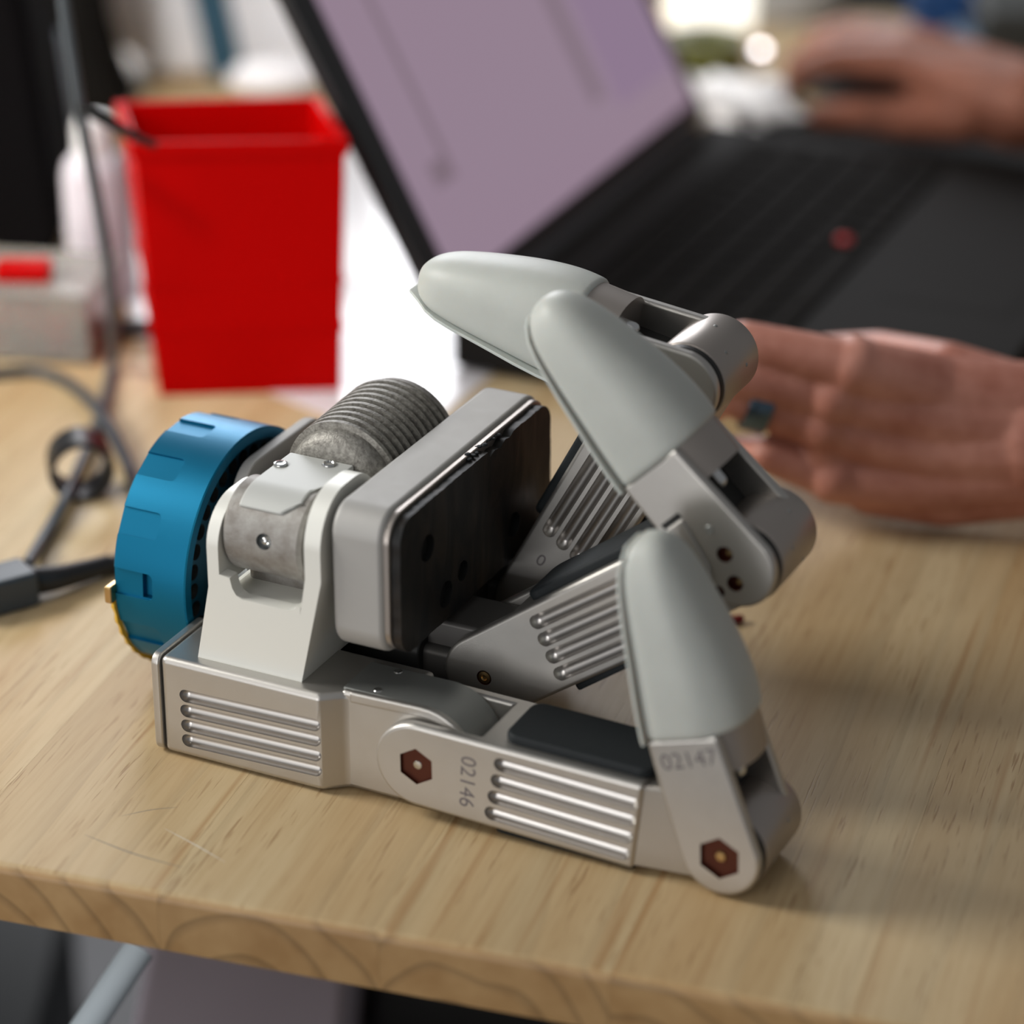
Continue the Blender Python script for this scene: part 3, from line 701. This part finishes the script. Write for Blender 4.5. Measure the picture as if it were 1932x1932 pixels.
kb = B(); add_prism(kb, [(-0.5, -0.5), (0.5, -0.5), (0.5, 0.5), (-0.5, 0.5)], lambda p: 0, lambda p: 0, 'z'); kb.free()
def key_mesh(wy):
    bm = B(); a, b = 0.0081, wy/2-0.0012
    lo = [bm.verts.new((x, y, 0)) for x, y in ((-a, -b), (a, -b), (a, b), (-a, b))]
    mi = [bm.verts.new((x*0.97, y*0.98, 0.0016)) for x, y in ((-a, -b), (a, -b), (a, b), (-a, b))]
    hi = [bm.verts.new((x*0.86, y*0.9, 0.0021)) for x, y in ((-a, -b), (a, -b), (a, b), (-a, b))]
    for A, Bq in ((lo, mi), (mi, hi)):
        for i in range(4): bm.faces.new((A[i], A[(i+1) % 4], Bq[(i+1) % 4], Bq[i]))
    bm.faces.new(hi); bmesh.ops.recalc_face_normals(bm, faces=bm.faces)
    me = bpy.data.meshes.new('key'); bm.to_mesh(me); bm.free(); me.materials.append(M['key']); return me
rows_ = [[1.0]*16, [1.0]*13+[2.1], [1.5]+[1.0]*12+[1.6], [1.8]+[1.0]*11+[2.3], [2.3]+[1.0]*10+[2.8], [1, 1, 1, 1, 5.2, 1, 1, 1, 1, 1, 1]]
km = {}
for r, row in enumerate(rows_):
    tot = sum(row); unit = (WY-0.048)/tot; y = 0.024
    for wdt in row:
        wy = wdt*unit; kk = round(wy, 4)
        if kk not in km: km[kk] = key_mesh(wy)
        link('key', km[kk], None, lap, (0.0445+r*0.0198, y+wy/2, 0.0187)); y += wy
def lab(o, s): o['label'] = s; return o
lab(lp('pointing_stick', add_ell(B(), (0.138, 0.197, 0.0225), (0.0042, 0.0042, 0.0022), seg=16), mat('red rubber cap', (0.5, 0.01, 0.01), 0.5), wn=False), 'small red pointing stick')
lp('touchpad', add_prism(B(), rrect(0.178, 0.245, 0.13, 0.23, 0.003, 3), 0.0204, 0.0208, 'z'), M['deck'])
lp('hinge_barrel', add_cyl(B(), (0.003, 0.0205), 0.0055, 0.03, WY-0.03, 'y', 20) if False else add_tube(B(), [(0.003, 0.03, 0.0215), (0.003, WY/2, 0.0215), (0.003, WY-0.03, 0.0215)], 0.0052), M['black'])
LT = math.radians(28.3)
lid = lp('lid', add_prism(B(), rrect(0, WY, 0.004, 0.245, 0.008, 5), -0.0075, 0.0, 'x'), M['black'], bevel=0.0015, loc=(0.002, 0, 0.021), rot=(0, -LT, 0))
M['screen'] = mat('lit lilac screen', (0.02, 0.02, 0.02), 0.35, emit=(0.30, 0.215, 0.285), stren=0.92)
M['screen_d'] = mat('dim line on screen', (0.02, 0.02, 0.02), 0.35, emit=(0.21, 0.15, 0.19), stren=0.92)
M['screen_l'] = mat('side panel on screen', (0.02, 0.02, 0.02), 0.35, emit=(0.27, 0.185, 0.28), stren=0.92)
sy0, sy1, sz0, sz1 = 0.021, WY-0.012, 0.0165, 0.234
disp = lp('display', add_box(B(), 0.0002, 0.0008, sy0, sy1, sz0, sz1), M['screen'], lid, wn=False)
for (a, b, c, d, mm) in ((0.235, 0.250, 0.050, 0.222, 'screen_d'), (0.262, 0.345, 0.040, 0.226, 'screen_l'), (0.062, 0.068, 0.062, 0.215, 'screen_d'), (0.045, 0.068, 0.062, 0.075, 'screen_d'), (0.055, 0.16, 0.212, 0.222, 'screen_d')):
    lp('window_panel', add_box(B(), 0.0007, 0.0010, a, b, c, d), M[mm], lid, wn=False)

# ------------------------------------------------------------------ red parts bin
fl_, fr_, br_, bl_ = [at_z(*p, 0.127) for p in ((252, 268), (652, 262), (598, 182), (222, 192))]
b0, b1 = at_z(302, 748, 0), at_z(645, 738, 0); bk = Vector((-0.010, 0.055, 0))
bin_ = thing('parts_bin', 'tall red plastic parts bin, empty, between the cable and the laptop screen', 'bin', tuple((b0+b1)/2))
off = -(b0+b1)/2
outer_b = [b0, b1, b1+bk, b0+bk]; outer_t = [fl_, fr_, br_, bl_]
cen_b = sum(outer_b, Vector())/4; cen_t = sum(outer_t, Vector())/4
inner_b = [cen_b+(p-cen_b)*0.94+Vector((0, 0, 0.003)) for p in outer_b]; inner_t = [cen_t+(p-cen_t)*0.94 for p in outer_t]
bm = B(); L4 = [[bm.verts.new(p+off) for p in q] for q in (outer_b, outer_t, inner_t, inner_b)]
for A, Bq in zip(L4, L4[1:]):
    for i in range(4): bm.faces.new((A[i], A[(i+1) % 4], Bq[(i+1) % 4], Bq[i]))
bm.faces.new(L4[0]); bm.faces.new(L4[-1])
finish('shell', bm, M['red'], bin_, scale=1, bevel=0.0022)
def ringat(t0, t1, g, name):
    bm = B(); R_ = []
    for t, e in ((t0, 0.0), (t0, g), (t1, g), (t1, 0.0)):
        q = [a.lerp(b, t) for a, b in zip(outer_b, outer_t)]; c = sum(q, Vector())/4
        R_.append([bm.verts.new(p+(p-c).normalized()*e+off) for p in q])
    for A, Bq in zip(R_, R_[1:]+R_[:1]):
        for i in range(4): bm.faces.new((A[i], A[(i+1) % 4], Bq[(i+1) % 4], Bq[i]))
    finish(name, bm, M['red'], bin_, scale=1, bevel=0.0006)
ringat(0.94, 0.999, 0.002, 'rim'); ringat(0.25, 0.28, 0.0012, 'ridge'); ringat(0.44, 0.46, 0.0012, 'ridge')

# ------------------------------------------------------------------ cables
def cable(name, label, pts, rad, m=None, cat='cable', group=None):
    o = finish(name, add_tube(B(), spline(pts, 10), rad, 14), m or M['cable'], scale=1, wn=False); return tag(o, label, cat, group)
CY = 1.285
cable('hanging_cable', 'grey cable hanging in front of the black bag down to the bench',
      [at_y(112, -60, CY), at_y(128, 60, CY), at_y(150, 200, CY), at_y(180, 360, CY+.005), at_y(204, 500, CY+.01), at_y(214, 600, CY+.02), at_z(212, 690, 0.004), at_z(192, 775, 0.0035), at_z(160, 860, 0.0055), at_z(120, 950, 0.005), at_z(80, 1020, 0.0036), at_z(52, 1066, 0.007)], 0.0029, M['cable_l'])
cable('looped_cable', 'dark grey cable curving in a wide loop beside the blue ring',
      [at_z(-60, 712, 0.003), at_z(0, 704, 0.003), at_z(75, 702, 0.003), at_z(140, 730, 0.004), at_z(195, 790, 0.0095), at_z(238, 870, 0.005), at_z(261, 950, 0.003), at_z(258, 1010, 0.003), at_z(232, 1050, 0.0033), at_z(180, 1072, 0.005), at_z(120, 1088, 0.007), at_z(84, 1098, 0.008)], 0.0029)
plug = thing('cable_plug', 'black rectangular cable plug at the left edge of the bench', 'plug', tuple(at_z(30, 1135, 0)))
pa, pb = at_z(-75, 1130, 0.0085), at_z(58, 1094, 0.0085); d_ = (pb-pa).normalized(); ang = math.atan2(d_.y, d_.x); L_ = (pb-pa).length
po = Vector(plug.location)
finish('plug_body', add_box(B(), -L_/2, L_/2, -0.0095, 0.0095, 0.0005, 0.016), M['cable'], plug, scale=1, bevel=0.002, loc=(pa+pb)/2-po-Vector((0, 0, 0.0085)), rot=(0, 0, ang))
bm = add_tube(B(), [p-po for p in spline([at_z(52, 1096, 0.0085), at_z(100, 1092, 0.0075), at_z(150, 1080, 0.006), at_z(205, 1064, 0.005)], 8)], lambda t: 0.0062-0.002*t)
finish('strain_relief', bm, M['black'], plug, scale=1, wn=False)
rc = at_z(155, 932, 0.0)
ringp = thing('cable_clip', 'black round cable clip standing open on the bench, cable threaded through it', 'clip', tuple(rc), math.radians(12))
bm = add_lathe(B(), [(-0.009, 0.0118), (-0.009, 0.0145), (0.009, 0.0145), (0.009, 0.0118)], (0, 0.0146), 'y', 48)
finish('clip_band', bm, M['black'], ringp, scale=1, wn=False)
zt = [at_y(148, 203, CY-.004), at_y(175, 216, CY-.006), at_y(215, 236, CY-.008), at_y(255, 258, CY-.010), at_y(296, 276, CY-.012)]
M['tie'] = mat('black nylon tie', (0.004, 0.004, 0.004), 0.5, spec=0.2)
o = finish('cable_tie', add_tube(B(), spline(zt, 6), lambda t: 0.0016+0.001*math.sin(PI*t), 10), M['tie'], scale=1, wn=False); tag(o, 'thin black cable tie tail pointing across the corner of the red bin', 'cable tie')
cable('power_lead', 'short black lead running behind the blue ring from the looped cable', [at_z(190, 1076, 0.0025), at_z(235, 1072, 0.0025), at_z(275, 1075, 0.0025), at_z(330, 1080, 0.0025)], 0.0024, M['black'])

# ------------------------------------------------------------------ things behind on the bench
# sheet of paper under bin and laptop
q = [at_z(640, 795, 0), at_z(835, 785, 0), at_z(1010, 640, 0), at_z(980, 130, 0), at_z(170, 330, 0), at_z(255, 640, 0)]
bm = add_prism(B(), [(p.x, p.y) for p in q], 0.0001, 0.0006, 'z'); tag(finish('paper_sheet', bm, M['gloss'], scale=1, wn=False), 'large white sheet lying under the red bin and the laptop corner', 'paper')
# white bottle
bc = at_z(196, 560, 0)
bot = thing('bottle', 'white round bottle with a domed top standing left of the red bin', 'bottle', (bc.x, bc.y, 0))
finish('bottle_body', add_lathe(B(), [(0.0006, 0.01), (0.0006, 0.0165), (0.002, 0.0175), (0.068, 0.0175), (0.074, 0.016), (0.078, 0.0125), (0.078, 0.004)], (0, 0), 'z', 40, closed=False), mat('lilac white plastic', (0.62, 0.58, 0.62), 0.4), bot, scale=1, wn=False)
finish('bottle_cap', add_lathe(B(), [(0.078, 0.0105), (0.092, 0.0105), (0.098, 0.009), (0.1, 0.004)], (0, 0), 'z', 32, closed=False), M['white'], bot, scale=1, wn=False)
tag(finish('black_rod', add_capsule(B(), at_z(150, 622, 0.005), at_z(285, 618, 0.005), 0.0045), M['black'], scale=1, wn=False), 'black rod lying behind the clear organiser', 'pen')  # plain black capsule along the dark strip
# clear organiser with red parts
oc = at_z(90, 690, 0)
org = thing('parts_organiser', 'small clear plastic box holding red parts, behind the looped cable', 'box', (oc.x, oc.y+0.03, 0), math.radians(-8))
finish('tray', add_box(B(), -0.040, 0.026, -0.028, 0.028, 0.0006, 0.034), M['clear'], org, scale=1, bevel=0.002, cut=add_box(B(), -0.038, 0.024, -0.026, 0.026, 0.003, 0.05))
finish('lid', add_box(B(), -0.041, 0.027, -0.029, 0.029, 0.0345, 0.0385), M['clear'], org, scale=1, bevel=0.001)
for qi, (x, y) in enumerate(((-0.030, -0.012), (-0.010, 0.006), (0.004, -0.010), (0.016, 0.012), (-0.024, 0.016))):
    o = finish('red_plug', add_cyl(B(), (oc.x+x, oc.y+0.03+y), 0.0065, 0.0035, 0.020, 'z', 20), M['red'], scale=1, bevel=0.001)
    tag(o, 'small red plug inside the clear organiser, '+('leftmost', 'second from the left', 'third from the right, at the front', 'rightmost', 'at the back left')[qi], 'plug', 'red plugs in the clear organiser')
o = finish('red_block', add_box(B(), oc.x-0.026, oc.x+0.002, oc.y+0.012, oc.y+0.028, 0.0386, 0.047), M['red'], scale=1, bevel=0.002); tag(o, 'red block lying on the lid of the clear organiser', 'block')
# black bag at the left edge
bgp = at_z(60, 495, 0)
bag = thing('tool_bag', 'large black fabric bag standing at the left edge behind the hanging cable', 'bag', (bgp.x, bgp.y, 0))
bm = add_prism(B(), [(-0.20, 0.0), (0.008, 0.0), (0.017, 0.012), (0.014, 0.05), (0.008, 0.12), (0.002, 0.17), (-0.02, 0.19), (-0.2, 0.19)], 0.0, 0.09, 'y')
finish('bag_body', bm, M['backpack'], bag, scale=1, bevel=0.008, seg=4)
finish('strap', add_tube(B(), spline([(-0.08, 0.0, 0.17), (-0.078, -0.008, 0.1), (-0.072, -0.006, 0.03), (-0.07, 0.001, 0.006)], 8), 0.004), mat('navy strap', (0.01, 0.015, 0.05), 0.7), bag, scale=1, wn=False)
b2 = at_z(262, 225, 0)
bag2 = thing('equipment_pouch', 'dark pouch leaning behind the red bin, left of the pale grey case', 'bag', (b2.x-0.03, b2.y, 0))
bm = add_prism(B(), [(-0.075, 0.0), (0.026, 0.0), (0.018, 0.02), (0.010, 0.05), (0.004, 0.16), (-0.16, 0.16), (-0.16, 0.0)], 0, 0.06, 'y')
finish('pouch_body', bm, mat('dark brown grey fabric', (0.008, 0.007, 0.006), 0.9, spec=0.1), bag2, scale=1, bevel=0.008, seg=4)
finish('zip', add_box(B(), -0.055, -0.048, -0.002, 0.001, 0.01, 0.15), mat('taupe zip', (0.06, 0.05, 0.045), 0.6), bag2, scale=1)
b3 = at_z(130, 305, 0)
card = thing('blue_grey_box', 'narrow pale blue-grey carton between the black bag and the dark pouch', 'box', (b3.x, b3.y-0.03, 0))
finish('carton', add_prism(B(), [(-0.012, 0), (0.014, 0), (0.004, 0.083), (-0.011, 0.083)], 0, 0.02, 'y'), mat('pale blue grey card', (0.26, 0.32, 0.38), 0.5), card, scale=1, bevel=0.001)
finish('carton_band', add_box(B(), -0.0118, 0.0132, -0.0006, 0.0, 0.010, 0.024), mat('slate band', (0.14, 0.19, 0.22), 0.5), card, scale=1)
# pale case with a teal strap
c3 = at_z(400, 168, 0)
case = thing('equipment_case', 'pale grey plastic case with a slanting teal strap behind the red bin', 'case', (c3.x, c3.y+0.02, 0))
bm = add_prism(B(), [(-0.035, 0), (0.10, 0), (0.10, 0.16), (-0.075, 0.16), (-0.072, 0.05), (-0.06, 0.02)], 0, 0.08, 'y')
finish('case_body', bm, mat('pale grey plastic', (0.86, 0.86, 0.88), 0.35), case, scale=1, bevel=0.010, seg=4)
bm = add_prism(B(), [(-0.002, -0.0), (0.020, -0.0), (-0.003, 0.13), (-0.024, 0.13)], -0.004, 0.003, 'y')
finish('strap', bm, mat('teal webbing', (0.035, 0.10, 0.15), 0.7), case, scale=1)
c4 = at_z(520, 182, 0)
tag(finish('white_pouch', add_ell(B(), (c4.x, c4.y, 0.012), (0.030, 0.018, 0.012)), mat('off white cloth', (0.80, 0.78, 0.80), 0.7), scale=1, wn=False), 'small off-white cloth roll behind the right corner of the red bin', 'cloth')
M['glow'] = mat('glint glow', (0.9, 0.9, 0.9), 0.3, emit=(1.0, 0.93, 0.95), stren=9)  # glowing beads added in place of specular glints
def glint_bead(px, py, Y, label, s=0.0035, strg=None):
    p = at_y(px, py, Y); t = thing('glint_stand_in', label, 'glint', (p.x, p.y, 0))
    finish('glint_post', add_cyl(B(), (0, 0), 0.004, 0.0, max(p.z-0.002, 0.004), 'z', 16), M['black'], t, scale=1)
    finish('glint_ball', add_ell(B(), (0, 0, p.z), (s, s, s), seg=16), M['glow'], t, scale=1, wn=False)
glint_bead(540, 80, 1.86, 'glowing bead added as a round white glint left of the laptop screen')
glint_bead(1435, 95, 1.86, 'glowing bead added as a round white glint near the far hand')
# crumpled tissue behind the laptop
random.seed(11)
tp = at_z(1395, 235, 0)
bm = add_ell(B(), (0, 0, 0.013), (0.034, 0.024, 0.015), seg=32)
for v_ in bm.verts:
    k_ = 1+0.28*math.sin(v_.co.x*310+v_.co.y*190)+0.2*math.sin(v_.co.z*420+v_.co.x*120)+random.uniform(-0.05, 0.05)
    v_.co.x *= k_; v_.co.y *= k_; v_.co.z = max(0.0002, 0.013+(v_.co.z-0.013)*k_)
tag(finish('tissue', bm, M['paper'], scale=1, wn=False, loc=(tp.x-0.006, tp.y+0.0, 0)), 'crumpled white tissue between the screen and the mouse', 'tissue')
tp = at_z(1330, 130, 0)
gr = thing('tape_roll', 'olive green tape roll lying behind the laptop screen', 'tape', (tp.x, tp.y, 0))
finish('tape_ring', add_lathe(B(), [(0.0, 0.015), (0.0, 0.027), (0.022, 0.027), (0.022, 0.015)], (0, 0), 'z', 40), mat('olive green tape', (0.10, 0.105, 0.012), 0.4), gr, scale=1, wn=False)
tp = at_z(1340, 62, 0)
tag(finish('added_glow_block', add_box(B(), tp.x-0.028, tp.x+0.03, tp.y+0.0, tp.y+0.05, 0.0, 0.045), mat('added white glow', (0.9, 0.9, 0.85), 0.4, emit=(1.0, 0.97, 0.88), stren=1.0), scale=1, bevel=0.006), 'glowing white block added for a bright reflection at the top edge behind the laptop', 'glint')  # glowing block added for an overexposed bright reflection
tp = at_z(1480, 20, 0)
tag(finish('silver_tin', add_lathe(B(), [(0.0004, 0.005), (0.0004, 0.040), (0.022, 0.040), (0.024, 0.037), (0.024, 0.005)], (tp.x, tp.y), 'z', 40, closed=False), M['palm'], scale=1, wn=False), 'round silver tin at the top edge of the bench', 'tin')
tp = at_z(1780, 60, 0)
tag(finish('blue_box', add_box(B(), tp.x-0.02, tp.x+0.025, tp.y, tp.y+0.05, 0.0, 0.03), mat('deep blue plastic', (0.01, 0.05, 0.16), 0.45), scale=1, bevel=0.003), 'small deep blue box behind the far wrist', 'box')
tp = at_z(1810, 95, 0)
tag(finish('pale_blue_cloth', add_prism(B(), [(tp.x-0.02, tp.y-0.03), (tp.x+0.0, tp.y-0.035), (tp.x+0.045, tp.y+0.10), (tp.x+0.018, tp.y+0.11)], 0.0001, 0.006, 'z'), mat('pale blue cloth', (0.20, 0.27, 0.36), 0.8), scale=1, bevel=0.002), 'strip of pale blue cloth beside the blue box', 'cloth')
tp = at_z(1905, 110, 0)
tag(finish('dark_case', add_box(B(), tp.x-0.018, tp.x+0.10, tp.y, tp.y+0.08, 0.0, 0.03), mat('charcoal plastic', (0.03, 0.032, 0.03), 0.6), scale=1, bevel=0.004, rot=None), 'charcoal case at the top right corner', 'case')
q = [at_z(1352, 262, 0), at_z(1960, 360, 0), at_z(2050, 262, 0), at_z(1560, 205, 0), at_z(1440, 190, 0)]
tag(finish('mouse_mat', add_prism(B(), [(p.x, p.y) for p in q], 0.0002, 0.0022, 'z'), mat('charcoal mat', (0.018, 0.018, 0.018), 0.7, spec=0.2), scale=1, wn=False), 'charcoal mouse mat under the far hand', 'mouse mat')
tp = at_z(1392, 1180, 0)
tag(finish('red_pin', add_capsule(B(), (tp.x-0.004, tp.y, 0.0020), (tp.x+0.001, tp.y+0.002, 0.0020), 0.0018), mat('dark red plastic', (0.16, 0.0, 0.0), 0.5), scale=1, wn=False), 'tiny red pin on the bench under the middle finger joint', 'pin')

# ------------------------------------------------------------------ under the bench
tag(finish('storage_box', add_box(B(), at_z(262, 1850, -0.24).x, at_z(655, 1890, -0.24).x, 1.06, 1.42, FLOOR_Z, -0.24), mat('lilac grey plastic', (0.72, 0.64, 0.74), 0.5), scale=1, bevel=0.006), 'lilac grey storage box on the floor under the bench', 'box')
p0_, p1_ = at_y(262, 1790, 0.99), at_y(90, 2050, 0.95)
tag(finish('steel_tube', add_tube(B(), [p0_, p0_.lerp(p1_, 0.5), p1_, p1_+(p1_-p0_)*2.2], 0.0065, 20), mat('pale steel tube', (0.75, 0.85, 0.92), 0.4), scale=1, wn=False), 'slanting pale steel tube below the bench edge', 'tube')
tag(finish('black_crate', add_box(B(), -0.75, -0.265, 1.05, 1.5, FLOOR_Z, -0.42), mat('blue black crate', (0.012, 0.018, 0.02), 0.5), scale=1, bevel=0.01), 'dark crate on the floor at the lower left', 'crate')
tag(finish('floor_case', add_box(B(), -0.074, 0.15, 1.10, 1.5, FLOOR_Z, -0.30), mat('black floor case', (0.012, 0.013, 0.013), 0.5), scale=1, bevel=0.01), 'black case on the floor right of the lilac grey box', 'case')

# ------------------------------------------------------------------ the person at the laptop: two bare hands
person = thing('person', 'bare hands of a person typing, ring on the near hand, other hand on a mouse', 'person', tuple(at_z(2150, 900, 0)))
PO = Vector(person.location)
def hand(name, chains, m, vox=0.0018, smooth=8):
    bm = B()
    for ch in chains:
        pts = [(p if isinstance(p, Vector) else at_z(*p[:3])) - PO for p, r in ch]
        for i in range(len(ch)-1): add_capsule(bm, pts[i], pts[i+1], ch[i][1], ch[i+1][1], 16, 5)
    me = bpy.data.meshes.new(name); bm.to_mesh(me); bm.free()
    o = link(name, me, m, person)
    r = o.modifiers.new('r', 'REMESH'); r.mode = 'VOXEL'; r.voxel_size = vox; r.use_smooth_shade = True
    s = o.modifiers.new('s', 'SMOOTH'); s.factor = 0.5; s.iterations = smooth
    return o
mm = 0.001
KI, KM, KR, KP = (1610, 690, .080), (1570, 748, .064), (1552, 802, .050), (1570, 902, .025)
near = [
    [(KI, 11*mm), ((1405, 644, .088), 9.0*mm), ((1338, 660, .074), 7.6*mm), ((1310, 705, .058), 6.8*mm)],
    [(KM, 11*mm), ((1378, 708, .074), 9.2*mm), ((1305, 732, .056), 7.8*mm), ((1290, 770, .038), 7.0*mm)],
    [(KR, 11*mm), ((1368, 742, .064), 9.4*mm), ((1305, 790, .040), 7.6*mm), ((1295, 825, .024), 6.8*mm)],
    [(KP, 10*mm), ((1448, 858, .036), 8.2*mm), ((1395, 852, .031), 7.2*mm), ((1378, 872, .017), 6.4*mm)],
    [(KI, 12*mm), ((1780, 735, .066), 15*mm), ((1950, 765, .058), 19*mm)],
    [(KM, 12*mm), ((1770, 780, .056), 16*mm), ((1950, 800, .050), 21*mm)],
    [(KR, 12*mm), ((1770, 845, .040), 16*mm), ((1950, 840, .042), 21*mm)],
    [(KP, 11.5*mm), ((1760, 905, .025), 15*mm), ((1950, 880, .032), 19*mm)],
    [(KI, 11*mm), (KM, 11*mm), (KR, 11*mm), (KP, 10*mm)],
    [((1608, 684, .080), 12.6*mm), ((1612, 690, .080), 12.6*mm)], [((1568, 742, .065), 12.8*mm), ((1574, 748, .065), 12.8*mm)],
    [((1550, 798, .051), 12.2*mm), ((1556, 802, .051), 12.2*mm)], [((1568, 896, .027), 11.4*mm), ((1574, 900, .027), 11.4*mm)],
    [((1640, 925, .015), 11*mm), ((1780, 935, .016), 14*mm), ((1950, 900, .026), 18*mm)],
    [((1930, 760, .050), 17*mm), ((1790, 700, .062), 13*mm), ((1660, 668, .058), 10.5*mm), ((1560, 668, .046), 9*mm)],
    [((1950, 825, .044), 27*mm), ((2200, 810, .050), 29*mm), ((2600, 780, .060), 36*mm)],
]
lh = hand('left_hand', near, M['skin'], 0.0014, 4)
def w(px, py, z): return at_z(px, py, z)-PO
nb = B(); d_ = (w(1385, 880, .016)-w(1405, 862, .030)).normalized()
add_ell(nb, w(1383, 853, .028), (0.0062, 0.0040, 0.0055), seg=16); finish('fingernail', nb, mat('pale fingernail', (0.72, 0.52, 0.48), 0.3), lh, scale=1, wn=False)
# wedding ring round the ring finger
rp, rq = at_z(*KR), at_z(1368, 742, .064); cpt = rp.lerp(rq, 0.66); dv = (rq-rp).normalized()
bm = B(); a_ = dv.orthogonal().normalized(); b_ = dv.cross(a_); rws = []
for (t, r) in ((-0.0052, 0.0100), (-0.0052, 0.0121), (-0.0042, 0.0126), (0.0042, 0.0126), (0.0052, 0.0121), (0.0052, 0.0100)):
    rws.append([bm.verts.new(dv*t+(a_*math.cos(2*PI*i/48)+b_*math.sin(2*PI*i/48))*r) for i in range(48)])
for A, Bq in zip(rws, rws[1:]+rws[:1]):
    for i in range(48): bm.faces.new((A[i], A[(i+1) % 48], Bq[(i+1) % 48], Bq[i]))
tag(finish('finger_ring', bm, mat('blue grey polished ring', (0.10, 0.15, 0.20), 0.22, 0.9), scale=1, wn=False, loc=cpt), 'blue-grey metal ring on the near hand', 'ring')
far = [
    [((1492, 168, .014), 7.6*mm), ((1518, 130, .034), 8.4*mm), ((1585, 112, .050), 9.5*mm), ((1705, 118, .058), 12*mm)],
    [((1500, 120, .016), 7.6*mm), ((1540, 92, .036), 8.6*mm), ((1610, 84, .050), 9.5*mm), ((1710, 96, .056), 12*mm)],
    [((1545, 70, .016), 7.6*mm), ((1590, 60, .034), 8.6*mm), ((1650, 64, .046), 9.5*mm), ((1730, 84, .052), 12*mm)],
    [((1548, 218, .016), 8.6*mm), ((1612, 214, .024), 9.8*mm), ((1700, 222, .028), 12.5*mm), ((1820, 212, .040), 18*mm)],
    [((1705, 118, .058), 12*mm), ((1800, 160, .054), 16*mm), ((1930, 200, .050), 22*mm)],
    [((1710, 96, .056), 12*mm), ((1800, 130, .052), 16*mm), ((1930, 170, .050), 20*mm)],
    [((1730, 84, .052), 12*mm), ((1810, 120, .046), 15*mm), ((1930, 170, .046), 20*mm)],
    [((1790, 200, .036), 16*mm), ((1930, 210, .044), 24*mm)],
    [((1930, 200, .046), 25*mm), ((2100, 205, .050), 28*mm), ((2450, 200, .056), 36*mm)],
]
hand('right_hand', far, M['skin_shaded'], 0.002, 7)
mp_ = at_z(1628, 178, 0)
mouse = thing('computer_mouse', 'black computer mouse held by the far hand', 'mouse', (mp_.x, mp_.y, 0), math.radians(-8))
bm = add_ell(B(), (0, 0, 0.006), (0.040, 0.021, 0.013), seg=40)
for v_ in bm.verts:
    if v_.co.z < 0.001: v_.co.z = 0.001
    v_.co.z *= 1+0.35*max(0, v_.co.x/0.042)
finish('mouse_shell', bm, M['black'], mouse, scale=1, wn=False)
finish('scroll_wheel', add_cyl(B(), (-0.022, 0.0165), 0.005, -0.0025, 0.0025, 'y', 24), M['rubber'], mouse, scale=1)
